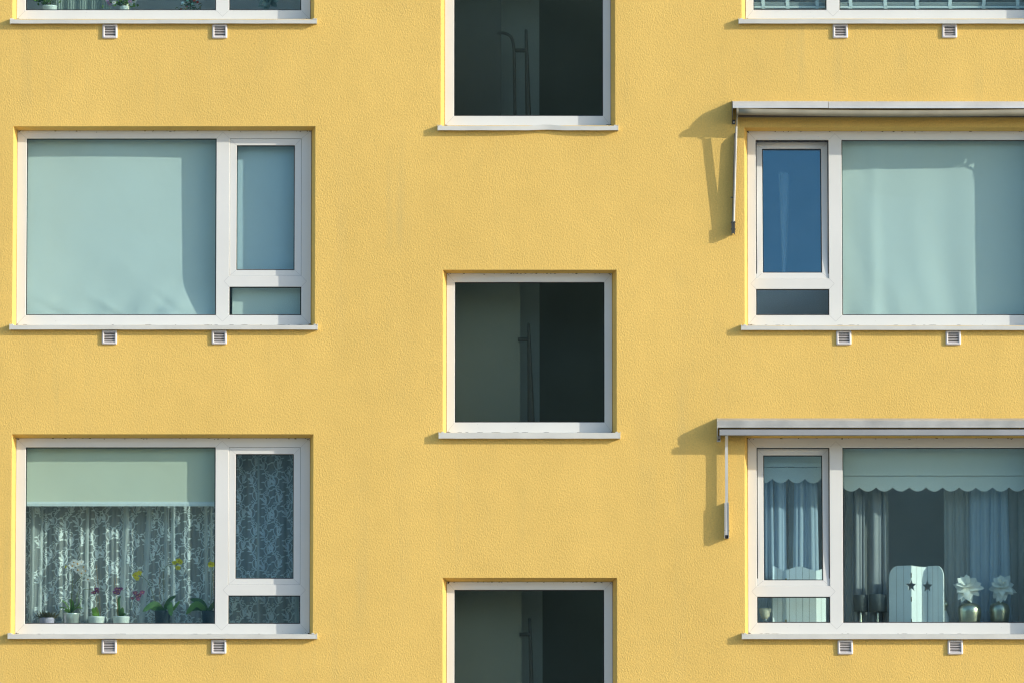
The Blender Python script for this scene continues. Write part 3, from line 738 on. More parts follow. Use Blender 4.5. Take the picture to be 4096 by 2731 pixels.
# scalloped blinds
def valance(hole, y, seam_v, tip_v, bot_v, per, u0, label, group):
    h = hrect('BR', hole); x0, x1 = h[0] - .03, h[1] + .03
    um = u0
    zs_, zt_, zb_ = Z(seam_v, y, u0), Z(tip_v, y, u0), Z(bot_v, y, u0); pw = per / 440.0 * 1.003; xr = X(u0, tip_v, y)
    e = empty('scalloped_blind', ((x0 + x1) / 2, y, h[3])); tag(e, label, 'blind', group); L = Vector(e.location)
    cl = MB(); n = 30
    cl.box(x0 - L.x, x1 - L.x, 0, .002, zs_ - L.z + .001, .08, 'blind'); cl.build('cloth', e)
    hm = MB(); hm.box(x0 - L.x, x1 - L.x, -.0045, .0055, zs_ - L.z, zs_ - L.z + .040, 'blind'); hm.build('batten', e)
    pts = [(x1 - L.x, -.001, zs_ - L.z - .006), (x0 - L.x, -.001, zs_ - L.z - .006)]
    N_ = int((x1 - x0) / .006)
    for i in range(N_ + 1):
        x = x0 + (x1 - x0) * i / N_; f = ((x - xr) / pw) % 1.0
        dz = (zt_ - zb_) * math.sqrt(max(0, math.sin(math.pi * f))) if False else (zt_ - zb_) * (1 - (2 * f - 1) ** 2)
        pts.append((x - L.x, -.001, zt_ - dz - L.z))
    sc = MB(); top = [(p[0], -.001, zs_ - L.z - .006) for p in pts[2:]]; low = pts[2:]
    sc.grid([top, low], 'blind'); sc.grid([[(p[0], .001, p[2]) for p in low], [(p[0], .001, p[2]) for p in top]], 'blind'); sc.build('scalloped_hem', e)
valance('main', .36, 1901, 1947, 1964, 66.6, 3371, 'wide pale scalloped blind above the star folding screen', 'scalloped blinds')
valance('sash', .40, 1866, 1913, 1931, 65.2, 3089, 'narrow pale scalloped blind behind the tilted sash of the lowest right window', 'scalloped blinds')
# slatted blinds at the top right
def venetian(hole, tapes, label):
    h = hrect('TR', hole); y = YB; e = empty('slatted_blind', ((h[0] + h[1]) / 2, y, h[2])); L = Vector(e.location)
    tag(e, label, 'blind', 'white slatted blinds'); x0, x1 = h[0] - .02 - L.x, h[1] + .02 - L.x
    zr = Z(33, y) - L.z; st = MB()
    for i in range(4): st.box(x0, x1, -.025, .025, zr + .022 + i * .008, zr + .0248 + i * .008, 'slat')
    for i in range(34):
        z = zr + .09 + i * .046; st.face([(x0, -.0245, z + .003), (x1, -.0245, z + .003), (x1, .0245, z - .0015), (x0, .0245, z - .0015)], 'slat')
    st.build('slats', e)
    br = MB(); br.box(x0, x1, -.026, .026, zr - .004, zr + .016, 'slat'); br.build('bottom_rail', e)
    hr = MB(); hr.box(x0, x1, -.028, .028, h[3] - L.z - .03, h[3] - L.z + .03, 'slat'); hr.build('head_rail', e)
    for i, u in enumerate(tapes):
        x = X(u, 20, y) - L.x; t = MB()
        path = [(x + random.uniform(-.006, .006) * (k < 2), -.030 + (.006 if k == 0 else 0), zr - .012 + k * .03) for k in range(5)] + [(x, -.029, zr + 1.75)]
        rows = [[(p[0] - .016, p[1], p[2]), (p[0] + .016, p[1], p[2])] for p in path]
        t.grid(rows, 'slat'); t.grid([[(q[0], q[1] + .0012, q[2]) for q in r][::-1] for r in rows], 'slat'); t.build('ladder_tape', e)
venetian('low', [], 'x') if False else None
OPTR = hrect('TR', 'low')
venetian('main', [3401, 3540, 3668, 3800, 3935, 4070], 'wide white slatted blind with six cloth tapes in the top right window')
venetian('low', [3052, 3149, 3268], 'narrow white slatted blind with three cloth tapes in the top right window')

# ------------------------------------------------------------------ curtains
def curtain(name, x0, x1, z0, z1, y, folds, m, label, group=None, nx=160, nz=10, taper=0.0, mirror=False):
    mb = MB(); rows = []
    for i in range(nz + 1):
        t = i / nz; z = z0 + (z1 - z0) * t
        r = []
        for j in range(nx + 1):
            u = j / nx; xx = x0 + (x1 - x0) * u
            dx = taper * (1 - t) * (u - .5)
            dy = sum(a * math.sin(2 * math.pi * f * u + p + q * (1 - t)) for a, f, p, q in folds)
            dxx = sum(.55 * a * math.sin(2 * math.pi * f * u + p + 1.3 + q * (1 - t)) for a, f, p, q in folds)
            r.append((xx + dx + dxx, y + dy, z))
        rows.append(r)
    mb.grid(rows, m); o = mb.build(name, None, True); tag(o, label, 'curtain', group); return o
# lace: folded net with embroidered vines
def lace(key, x0, x1, z0, z1, y, label, seed, dense=(), A=1.0):
    rnd = random.Random(seed)
    W = x1 - x0
    ph = [rnd.uniform(0, 6.28) for _ in range(5)]
    def fy(x, z):
        s_ = (x - x0)
        k = .020 * math.sin(2 * math.pi * s_ / .23 + ph[0] + .5 * (z - z0)) + .011 * math.sin(2 * math.pi * s_ / .105 + ph[1] + .7 * math.sin(3 * s_)) + .006 * math.sin(2 * math.pi * s_ / .047 + ph[2])
        return y + A * k
    mb = MB(); nx = int(W / .008); nz = 10
    mb.grid([[(x0 + W * j / nx, fy(x0 + W * j / nx, z0 + (z1 - z0) * i / nz), z0 + (z1 - z0) * i / nz) for j in range(nx + 1)] for i in range(nz + 1)], 'sheer')
    for uc, w_, sl in dense:                                  # doubled-over pleats
        xa = x0 + uc * W
        for k in range(1):
            rows = []
            for i in range(nz + 1):
                t = i / nz; z = z0 + (z1 - z0) * t; xc = xa + sl * (1 - t); ww = w_ * (1 + .35 * (1 - t))
                rows.append([(xc + ww * (q - .5), fy(xc, z) - .012 - .022 * math.sin(math.pi * q) + .014 * (.5 - q), z) for q in [a / 8 for a in range(9)]])
            mb.grid(rows, 'sheer_dense')
    def on(p, off=.003): return (p[0], fy(p[0], p[1]) - off, p[1])
    def inside(p): return x0 < p[0] < x1 and z0 < p[1] < z1
    def ribbon(pts, w0, w1, off=.003):
        rows = []
        for i, p in enumerate(pts):
            a, b_ = pts[max(i - 1, 0)], pts[min(i + 1, len(pts) - 1)]
            dx, dz = b_[0] - a[0], b_[1] - a[1]; L = math.hypot(dx, dz) or 1
            w_ = (w0 + (w1 - w0) * i / (len(pts) - 1)) / 2
            l_, r_ = (p[0] - dz / L * w_, p[1] + dx / L * w_), (p[0] + dz / L * w_, p[1] - dx / L * w_)
            if not (inside(l_) and inside(r_)):
                if len(rows) > 1: mb.grid(rows, 'lace')
                rows = []; continue
            rows.append([on(l_, off), on(r_, off)])
        if len(rows) > 1: mb.grid(rows, 'lace')
    def leaf(px_, pz, ang, L, w_):
        pts = []
        n = 7
        ribs = []
        for i in range(n):
            t = i / (n - 1); wd = w_ * (math.sin(math.pi * min(1, t * .92 + .1)) ** .8) * (1 + .25 * math.cos(t * 18)) if i < n - 1 else .0006
            c = (px_ + math.cos(ang) * L * t - math.sin(ang) * L * .18 * t * t, pz + math.sin(ang) * L * t + math.cos(ang) * L * .18 * t * t)
            l_, r_ = (c[0] - math.sin(ang) * wd / 2, c[1] + math.cos(ang) * wd / 2), (c[0] + math.sin(ang) * wd / 2, c[1] - math.cos(ang) * wd / 2)
            if not (inside(l_) and inside(r_)): return
            ribs.append([on(l_, .0045), on(r_, .0045)])
        mb.grid(ribs, 'lace')
    def scroll(px_, pz, ang, r0, sgn):
        pts = []; n = 20; a = ang; step = r0 * .30; p = [px_, pz]
        for i in range(n):
            pts.append(tuple(p)); f = 1 - .72 * i / n
            p[0] += math.cos(a) * step * f; p[1] += math.sin(a) * step * f; a += sgn * .30 * (.55 + 1.0 * i / n)
        ribbon(pts, .0075, .0042)
        e = pts[-1]; leaf(e[0], e[1], a, .016, .010)
        m_ = pts[6]; leaf(m_[0], m_[1], ang - sgn * .5, .036, .013)
    ncol = max(2, round(W / .118))
    for c in range(-1, ncol + 1):
        xc = x0 + (c + .5) * W / ncol + rnd.uniform(-.012, .012); zo = rnd.uniform(0, .30) + (.15 if c % 2 else 0)
        per = .31; n = int((z1 - z0) / .012)
        st = lambda z: xc + .026 * math.sin(2 * math.pi * (z + zo) / per) + .008 * math.sin(2 * math.pi * (z + zo) / .13)
        ribbon([(st(z0 + .012 * i), z0 + .012 * i) for i in range(n)], .0055, .0055)
        z = z0 - zo % per; k = 0
        while z < z1:
            s_ = 1 if k % 2 else -1; x = st(z)
            sc_ = rnd.uniform(.85, 1.15)
            scroll(x, z, math.pi / 2 - s_ * .9, .042 * sc_, s_)
            leaf(x, z + .02, math.pi / 2 + s_ * .70, .074 * sc_, .023); leaf(x, z + .03, math.pi / 2 + s_ * .15, .056 * sc_, .016); leaf(x, z + .01, math.pi / 2 + s_ * 1.35, .046 * sc_, .016)
            leaf(x, z + .085, math.pi / 2 - s_ * .8, .034 * sc_, .011); scroll(x, z + .060, math.pi / 2 + s_ * 1.0, .034, -s_); scroll(x, z + .105, math.pi / 2 - s_ * 1.1, .026, s_)
            z += per / 2 * rnd.uniform(.93, 1.07) ; k += 1
    o = mb.build('lace_curtain', None, False); tag(o, label, 'curtain', 'white lace curtains with vine pattern'); return o
h = hrect('BL', 'main'); h2 = hrect('BL', 'sash')
lace('BL', h[0] - .05, h[1] + .03, h[2] - .06, Z(1960, .45), .47, 'wide white lace curtain with vine pattern behind the potted orchids', 3,
     dense=((.055, .035, -.01), (.10, .03, -.02), (.33, .03, -.01), (.53, .05, -.05), (.65, .05, -.09), (.72, .03, .02), (.76, .03, .0), (.925, .03, .02), (.955, .02, .0)))
lace('BL', h2[0] - .06, h2[1] + .05, h[2] - .06, h2[3] + .05, .46, 'narrow white lace curtain with vine pattern behind the closed small sash', 11, dense=((.42, .02, 0), (.85, .04, .02)))
# plain voiles at the lower right
h = hrect('BR', 'main'); hs = hrect('BR', 'sash')
zt_ = Z(1935, .55); zb_ = h[2] - .25; yc = .56
CG = 'white voile curtains of the lowest right window'
curtain('voile_curtain', X(3405, 2200, yc), X(3462, 2200, yc), zb_, zt_, yc, [(.016, 1.5, .4, .4), (.008, 4, 1, .5)], 'curtain_grey', 'grey curtain fold hanging leftmost behind the left dark lampshade', CG, 60)
curtain('voile_curtain', X(3484, 2200, yc), X(3545, 2200, yc), zb_, zt_, yc, [(.020, 1.2, 2.4, .3), (.008, 3, 0, .5)], 'curtain_grey', 'grey curtain fold hanging above the lampshade nearer the star screen', CG, 60, taper=.02)
curtain('voile_curtain', X(3374, 2200, yc + .1), X(3550, 2200, yc + .1), zb_, zt_, yc + .10, [(.02, 4, 0, .4)], 'sheer', 'thin see-through voile behind the two dark lampshades', CG, 90)
curtain('voile_curtain', X(3776, 2200, yc), X(3880, 2200, yc), zb_, zt_, yc + .05, [(.022, 2.5, 1.2, .3), (.008, 7, .4, .3)], 'sheer_dense', 'grey see-through voile between the star screen and the vases', CG, 110)
curtain('voile_curtain', X(3872, 2200, yc), X(3968, 2200, yc), zb_, zt_, yc, [(.026, 2.3, .2, .3), (.008, 6, 1, .4)], 'voile', 'bright bluish voile hanging above the left metallic vase', CG, 110)
curtain('voile_curtain', X(3966, 2200, yc), X(4026, 2200, yc), zb_, zt_, yc, [(.022, 1.6, 2.0, .3), (.008, 5, 0, .6)], 'voile', 'bright bluish voile narrowing upward behind the right metallic vase', CG, 90, taper=.07)
curtain('voile_curtain', X(4022, 2200, yc), X(4150, 2200, yc), zb_, zt_, yc + .06, [(.022, 3, 0, .3)], 'sheer', 'thin dim voile at the right edge of the photo', CG, 90)
ys_ = .50
curtain('voile_curtain', X(3030, 2200, ys_), X(3090, 2200, ys_), zb_, hs[3], ys_, [(.018, 1.8, 0, .4), (.006, 5, 1, .4)], 'voile', 'white voile gathered at the left side of the tilted sash above the candle glass', CG, 70, taper=.03)
curtain('voile_curtain', X(3098, 2200, ys_), X(3146, 2200, ys_), zb_, hs[3], ys_, [(.018, 1.3, 1.2, .4), (.006, 4, 1, .4)], 'voile', 'white voile fold left of centre behind the tilted sash', CG, 70, taper=.03)
curtain('voile_curtain', X(3150, 2200, ys_ + .05), X(3190, 2200, ys_ + .05), zb_, hs[3], ys_ + .06, [(.014, 1.6, 0, .4)], 'sheer', 'thin voile between two brighter folds behind the tilted sash', CG, 50)
curtain('voile_curtain', X(3182, 2200, ys_), X(3264, 2200, ys_), zb_, hs[3], ys_, [(.020, 1.7, 2.6, .3), (.006, 6, 1, .4)], 'voile', 'white voile fold at the right behind the tilted sash, above the wavy screen', CG, 90, taper=.05)
h = hrect('MR', 'sash'); hl = hrect('MR', 'low')
curtain('voile_curtain', X(3112, 800, .62), X(3160, 800, .62), hl[3] + .06, h[3] - .25, .62, [(.012, 1.5, .3, .5)], 'sheer_dense', 'faint voile strip standing in for a curtain reflection in the blue tilted sash', None, 40, taper=-.08)  # pale sheer strip put in for a mirrored curtain in the pane
# net at the top left
h = hrect('TL', 'main')
curtain('net_curtain', X(205, 20, .62), X(442, 20, .62), h[2] - .3, h[2] + 1.2, .62, [(.004, 30, 0, 0), (.010, 5, 1, .3)], 'net_green', 'grey green net curtain between the two potted plants of the top left window', None, 220)

# ------------------------------------------------------------------ things on the window boards
def thing(name, loc, label, cat, group=None):
    o = empty(name, loc); tag(o, label, cat, group); return o
def loc_mb(mb, L): mb.v = [tuple(Vector(p) - L) for p in mb.v]
class Plant:
    """a potted plant: pot, soil, leaves, stems and flowers as parts"""
    def __init__(s, name, u, y, zb, label, cat='potted plant', group=None):
        s.y = y; s.x = X(u, 2450, y); s.L = Vector((s.x, y, zb)); s.o = thing(name, s.L, label, cat, group); s.zb = zb
    def P(s, u, v, dy=0.0): return P(u, v, s.y + dy) - s.L
    def part(s, mb, name, smooth=True): return mb.build(name, s.o, smooth)
    def pot(s, w_top, rim_v, m, taper=.78, name='pot'):
        r = w_top / 880; h = Z(rim_v, s.y, 300) - s.zb; s.rim = h
        mb = MB(); mb.lathe((0, 0, 0), [(.001, .001), (r * taper, .001), (r * (taper + .04), .004), (r * .98, h - .012), (r, h - .010), (r, h), (r * .93, h), (r * .92, h - .02), (.001, h - .021)], m); s.part(mb, name)
        so = MB(); so.lathe((0, 0, 0), [(.001, h - .012), (r * .91, h - .014)], 'soil'); s.part(so, 'soil')
def flower(mb, c, r, m, rnd, face=(0, -1, 0), core='petal_core', n=5):
    f = Vector(face).normalized(); a = f.cross(Vector((0, 0, 1))).normalized(); b_ = a.cross(f)
    rot = rnd.uniform(-.3, .3)
    for k in range(n):
        q = rot + math.pi / 2 + 2 * math.pi * k / n; d = a * math.cos(q) + b_ * math.sin(q)
        mb.petal(Vector(c) + f * .002 * (k % 2), d + f * .15, f.cross(d), r * (1.0 if k in (1, 4) else .9), r * (1.0 if k in (1, 4) else .62), m, -.12)
    mb.ball(Vector(c) + f * r * .16, r * .2, core, 8, 6)
rnd = random.Random(5)
zbl = WIN['BL']['board']; ORG = 'orchids and succulent behind the lower left pane'
def q28(x, y): return 60 + x / 2.8, 1980 + y / 2.8
# succulent
p = Plant('potted_succulent', 188, .34, zbl, 'brownish succulent in a lilac pot at the left end of the lace window', group=ORG)
p.pot(62, 2469, 'pot_lilac', .85)
mb = MB()
for i in range(95):
    a = rnd.uniform(0, 6.28); rr_ = rnd.uniform(.0, .075); el = rnd.uniform(.15, 1.4)
    c = Vector((rr_ * math.cos(a), rr_ * .8 * math.sin(a), p.rim - .012 + .02 * rnd.random()))
    d = Vector((math.cos(a) * math.cos(el), math.sin(a) * math.cos(el), math.sin(el)))
    mb.petal(c, d, d.cross(Vector((.1, .2, 1))), rnd.uniform(.045, .08), .017, 'succulent', .15, 4)
p.part(mb, 'leaves')
# white orchid
p = Plant('white_orchid', 284, .35, zbl, 'white orchid with broad leaves in a shiny silver pot', group=ORG)
p.pot(68, 2451, 'silver', .80)
mb = MB(); c0 = p.P(*q28(630, 1318))
for tip, mid, dy, w_ in (((520, 1165), (580, 1210), -.03, .040), ((490, 1247), (560, 1255), .0, .034), ((700, 1122), (690, 1220), .03, .042), ((752, 1140), (720, 1230), -.02, .046), ((762, 1268), (700, 1262), -.05, .036), ((612, 1155), (640, 1220), .05, .040), ((600, 1300), (560, 1275), -.06, .030)):
    mb.strap(spline([c0, p.P(*q28(*mid), dy * .7), p.P(*q28(*tip), dy)], 5), w_, 'leaf', side=(Vector((0, 1, .4)) if rnd.random() < .4 else None))
p.part(mb, 'leaves')
mb = MB()
mb.tube(spline([c0, p.P(*q28(640, 1060)), p.P(*q28(700, 950)), p.P(*q28(770, 890)), p.P(*q28(800, 880)), p.P(*q28(815, 930))], 5), .0025, 'stem', 6)
mb.tube([c0, p.P(*q28(648, 870))], .0022, 'stem', 6); mb.tube(spline([c0, p.P(*q28(730, 1000)), p.P(*q28(745, 900)), p.P(*q28(690, 780)), p.P(*q28(590, 790))], 5), .0022, 'stem', 6)
mb.tube([p.P(*q28(620, 1105)), p.P(*q28(742, 1105))], .0015, 'stem', 5)
p.part(mb, 'stem')
for fx, fz, r in ((705, 835, .040), (700, 765, .038), (640, 790, .036), (770, 800, .036), (790, 845, .034), (745, 870, .034), (660, 750, .034), (605, 770, .028), (818, 940, .032), (740, 745, .030)):
    f = MB(); flower(f, p.P(*q28(fx, fz), -.02 - .02 * rnd.random()), r, 'petal_white', rnd, (rnd.uniform(-.3, .3), -1, rnd.uniform(-.2, .2))); p.part(f, 'flower')
mb = MB(); mb.ball(p.P(*q28(568, 800)), .009, 'petal_yellow', 8, 6, (1, 1, 1.4)); mb.ball(p.P(*q28(585, 785)), .008, 'petal_yellow', 8, 6); p.part(mb, 'bud')
# purple orchid in the first white pot
p = Plant('purple_orchid', 385, .35, zbl, 'sparse dark purple orchid in a white pot next to the silver pot', group=ORG)
p.pot(68, 2464, 'pot_white', .80)
mb = MB(); c0 = p.P(*q28(930, 1355))
for tip, mid, dy, w_ in (((870, 1255), (890, 1310), -.02, .040), ((900, 1245), (915, 1300), .02, .040), ((860, 1325), (890, 1335), -.03, .026)):
    mb.strap(spline([c0, p.P(*q28(*mid), dy), p.P(*q28(*tip), dy)], 4), w_, 'leaf')
p.part(mb, 'leaves')
mb = MB(); mb.tube([p.P(*q28(960, 1355)), p.P(*q28(911, 780))], .0022, 'stick', 6); p.part(mb, 'stick'); mb = MB(); mb.tube([p.P(*q28(925, 1355)), p.P(*q28(892, 912))], .0022, 'stick', 6); p.part(mb, 'stick')
mb = MB(); mb.tube(spline([p.P(*q28(925, 1355)), p.P(*q28(930, 1200)), p.P(*q28(912, 1100)), p.P(*q28(860, 1055)), p.P(*q28(770, 1050))], 5), .002, 'stem', 6); p.part(mb, 'stem')
for fx, fz, r in ((915, 1052, .020), (892, 1085, .018), (930, 1075, .015), (868, 1090, .013)):
    f = MB(); flower(f, p.P(*q28(fx, fz), -.02), r * 1.25, 'petal_purple', rnd, (rnd.uniform(-.3, .3), -1, 0)); p.part(f, 'flower')
# second white pot
p = Plant('purple_orchid', 485, .35, zbl, 'full purple orchid with a side spray of magenta flowers in a white pot', group=ORG)
p.pot(68, 2464, 'pot_white', .80)
mb = MB(); c0 = p.P(*q28(1180, 1355))
for tip, mid, dy, w_ in (((1205, 1250), (1195, 1310), -.02, .040), ((1150, 1260), (1160, 1310), .02, .036), ((1185, 1125), (1160, 1180), .0, .024), ((1240, 1335), (1215, 1330), -.03, .026)):
    mb.strap(spline([c0, p.P(*q28(*mid), dy), p.P(*q28(*tip), dy)], 4), w_, 'leaf_dark')
p.part(mb, 'leaves')
for a, b_ in (((1150, 1355), (1137, 905)), ((1160, 1355), (1107, 915))):
    mb = MB(); mb.tube([p.P(*q28(*a)), p.P(*q28(*b_))], .0022, 'stick', 6); p.part(mb, 'stick')
mb = MB(); mb.tube(spline([c0, p.P(*q28(1150, 1200)), p.P(*q28(1150, 1060)), p.P(*q28(1220, 1060)), p.P(*q28(1270, 1030))], 5), .002, 'stem', 6)
mb.tube(spline([p.P(*q28(1260, 1350)), p.P(*q28(1295, 1260)), p.P(*q28(1320, 1170)), p.P(*q28(1390, 1110)), p.P(*q28(1430, 1095))], 5), .002, 'stem', 6); p.part(mb, 'stem')
for fx, fz, r, m_ in ((1140, 1050, .022, 'petal_purple'), (1170, 1055, .022, 'petal_purple'), (1120, 1085, .020, 'petal_purple'), (1155, 1095, .020, 'petal_purple'), (1190, 1045, .016, 'petal_purple'),
                      (1347, 1092, .022, 'petal_magenta'), (1425, 1085, .022, 'petal_magenta'), (1395, 1118, .022, 'petal_magenta'), (1312, 1150, .016, 'petal_magenta'), (1378, 1160, .018, 'petal_magenta'), (1370, 1130, .018, 'petal_magenta')):
    f = MB(); flower(f, p.P(*q28(fx, fz), -.02), r * 1.2, m_, rnd, (rnd.uniform(-.3, .3), -1, 0)); p.part(f, 'flower')
# yellow orchids in dark pots
def yellow(u, lab, leaves, stems, sticks, fl, rim, w_, y=.36):
    p = Plant('yellow_orchid', u, y, zbl, lab, group=ORG); p.pot(w_, rim, 'pot_dark', .80)
    mb = MB()
    for path, ww in leaves: mb.strap(spline([p.P(*q28(*c), dy) for *c, dy in path], 5), ww, 'leaf_dark' if rnd.random() < .5 else 'leaf')
    p.part(mb, 'leaves')
    mb = MB()
    for s_ in stems: mb.tube(spline([p.P(*q28(*c)) for c in s_], 5), .0025, 'stem', 6)
    p.part(mb, 'stem')
    for a, b_ in sticks: mb = MB(); mb.tube([p.P(*q28(*a)), p.P(*q28(*b_))], .0024, 'stick', 6); p.part(mb, 'stick')
    for fx, fz, r in fl: f = MB(); flower(f, p.P(*q28(fx, fz), -.02), r * 1.2, 'petal_yellow', rnd, (rnd.uniform(-.4, .4), -1, rnd.uniform(-.2, .2))); p.part(f, 'flower')
yellow(650, 'yellow orchid with two flower stems in the dark pot wholly in view',
  [([(1660, 1290, 0), (1560, 1215, -.04), (1430, 1300, -.07)], .055), ([(1670, 1290, 0), (1720, 1180, -.01), (1805, 1118, .0)], .036), ([(1690, 1270, -.02), (1725, 1215, -.07), (1750, 1350, -.10)], .060), ([(1740, 1300, 0), (1790, 1250, -.02), (1845, 1180, -.02)], .028), ([(1640, 1290, 0), (1560, 1265, -.02), (1480, 1250, -.02)], .034)],
  [[(1650, 1300), (1575, 1190), (1505, 1000), (1440, 920), (1400, 905)], [(1670, 1300), (1667, 1050), (1670, 840), (1720, 780), (1790, 768)]], [((1622, 1300), (1622, 812))],
  [(1355, 895, .032), (1392, 870, .026), (1370, 930, .022), (1835, 735, .028), (1825, 812, .024), (1785, 755, .022), (1850, 750, .022)], 2441, 64)
yellow(838, 'yellow orchid in a dark pot half hidden by the right edge of the lace pane',
  [([(2150, 1290, 0), (2080, 1190, -.02), (1960, 1160, -.03)], .050), ([(2140, 1290, 0), (2030, 1215, -.05), (1915, 1330, -.07)], .055), ([(2170, 1290, 0), (2240, 1210, 0), (2330, 1200, 0)], .045), ([(2150, 1290, 0), (2040, 1265, .02), (1950, 1290, .02)], .036)],
  [[(2190, 1300), (2205, 1000), (2208, 850), (2200, 790)]], [((2215, 1300), (2225, 860))], [(2195, 765, .026), (2215, 775, .024), (2185, 785, .018)], 2441, 62)
# top left window
zbt = WIN['TL']['board']
def bush(name, u, rim_v, w_, pm, lab, cl, n, lm, petals=None, y=.34, spread=1.0):
    p = Plant(name, u, y, zbt, lab); p.L = p.L; h = Z(rim_v, y, u) - zbt; p.rim = h; r = w_ / 880
    mb = MB(); mb.lathe((0, 0, 0), [(.001, .001), (r * .78, .001), (r * .98, h - .012), (r, h - .010), (r, h), (r * .93, h), (r * .92, h - .02), (.001, h - .021)], pm); p.part(mb, 'pot')
    mb = MB()
    for i in range(n):
        u_, v_ = cl(); c = P(u_, v_, y + rnd.uniform(-.06, .05)) - p.L
        d = Vector((rnd.uniform(-1, 1), rnd.uniform(-1, .3), rnd.uniform(-.6, .8)))
        mb.petal(c, d, Vector((rnd.uniform(-1, 1), rnd.uniform(-1, 1), rnd.uniform(-1, 1))), rnd.uniform(.025, .045), .024, lm if rnd.random() < .75 else 'leaf', .2, 4)
    for i in range(10):
        u_, v_ = cl(); mb.tube([(0, 0, h - .02), P(u_, v_, y) - p.L], .002, 'stem', 5)
    p.part(mb, 'leaves')
    if petals:
        for u_, v_, m_ in petals:
            f = MB(); flower(f, P(u_, v_, y - .05) - p.L, .022, m_, rnd, (rnd.uniform(-.5, .5), -1, rnd.uniform(-.3, .3))); p.part(f, 'flower')
bush('potted_plant', 184, 25, 60, 'pot_white', 'leafy green plant in a white pot at the left of the top left window', lambda: (rnd.gauss(182, 24), rnd.uniform(-70, 26)), 150, 'leaf_dark')
bush('flowering_plant', 484, 26, 34, 'pot_white', 'plant with lilac and white blooms in a small white pot, top left window', lambda: (rnd.gauss(484, 26), rnd.uniform(-60, 28)), 110, 'leaf_dark',
     [(434, 12, 'petal_lilac'), (428, 2, 'petal_lilac'), (446, -6, 'petal_lilac'), (440, 18, 'petal_lilac'), (526, 18, 'petal_white'), (540, 6, 'petal_white'), (532, -4, 'petal_white'), (520, 8, 'petal_lilac'), (456, 12, 'petal_white'), (500, -12, 'petal_lilac'), (470, -25, 'petal_lilac')])
cn = thing('glass_jar', P(505, 46, .39), 'pale jar standing behind the flowering plant in the top left window', 'jar'); cn.location.z = zbt
mb = MB(); hh_ = Z(14, .39) - zbt; mb.lathe((0, 0, 0), [(.001, .001), (.026, .001), (.027, .01), (.027, hh_ - .01), (.025, hh_), (.001, hh_ + .001)], 'wax'); mb.build('body', cn, True); mb = MB(); mb.lathe((0, 0, 0), [(.0255, hh_ + .001), (.0255, hh_ + .012), (.001, hh_ + .013)], 'wax'); mb.build('lid', cn, True)
ch = thing('festive_branch', (X(762, 40, .35), .35, zbt), 'green festive branch hung with coloured baubles at the right of the large top left pane', 'decoration'); L = Vector(ch.location)
mb = MB()
for i in range(170):
    c = P(rnd.gauss(762, 20), rnd.uniform(-70, 44), .35 + rnd.uniform(-.04, .04)) - L
    d = Vector((rnd.uniform(-1, 1), rnd.uniform(-.6, .6), rnd.uniform(-.3, .6))); mb.petal(c, d, d.cross(Vector((.2, 1, .1))), .04, .008, 'leaf_dark', .1, 3)
mb.tube([(0, 0, .0), (0, 0, .34)], .004, 'stem', 6); mb.lathe((0, 0, 0), [(.001, .001), (.04, .001), (.035, .03), (.001, .031)], 'pot_dark', 16); mb.build('branch', ch)
for u_, v_, r, m_ in ((730, 14, .017, 'bauble_blue'), (770, 18, .012, 'bauble_green'), (777, 3, .014, 'bauble_red'), (790, 10, .012, 'bauble_red'), (748, 27, .007, 'bauble_red'), (744, 36, .007, 'bauble_gold'), (750, 2, .015, 'bauble_green'), (724, 38, .008, 'bauble_red'), (800, 30, .008, 'bauble_gold'), (765, 40, .008, 'bauble_green')):
    mb = MB(); mb.ball(P(u_, v_, .30) - L, r, m_); mb.build('bauble', ch, True)
wf = thing('white_flower', (X(1075, 30, .36), .36, zbt), 'pale ruffled flower in a low pot behind the narrow top left pane', 'flower'); L = Vector(wf.location)
mb = MB(); M['ghost_petal'] = mat('pale_green_petal', (0.40, 0.48, 0.45), 0.8, var=.2, vscale=30, trans=.3)
for i in range(46):
    c = P(rnd.gauss(1075, 8), rnd.gauss(2, 12), .36 + rnd.uniform(-.03, .02)) - L; d = Vector((rnd.uniform(-1, 1), rnd.uniform(-1, 0), rnd.uniform(-.9, .8)))
    mb.petal(c, d, Vector((rnd.uniform(-1, 1), .3, rnd.uniform(-1, 1))), rnd.uniform(.06, .10), .045, 'ghost_petal', .25, 5)
mb.build('petals', wf, True); mb = MB(); mb.lathe((0, 0, 0), [(.001, .001), (.05, .001), (.055, .045), (.001, .046)], 'pot_dark', 20); mb.build('pot', wf, True)

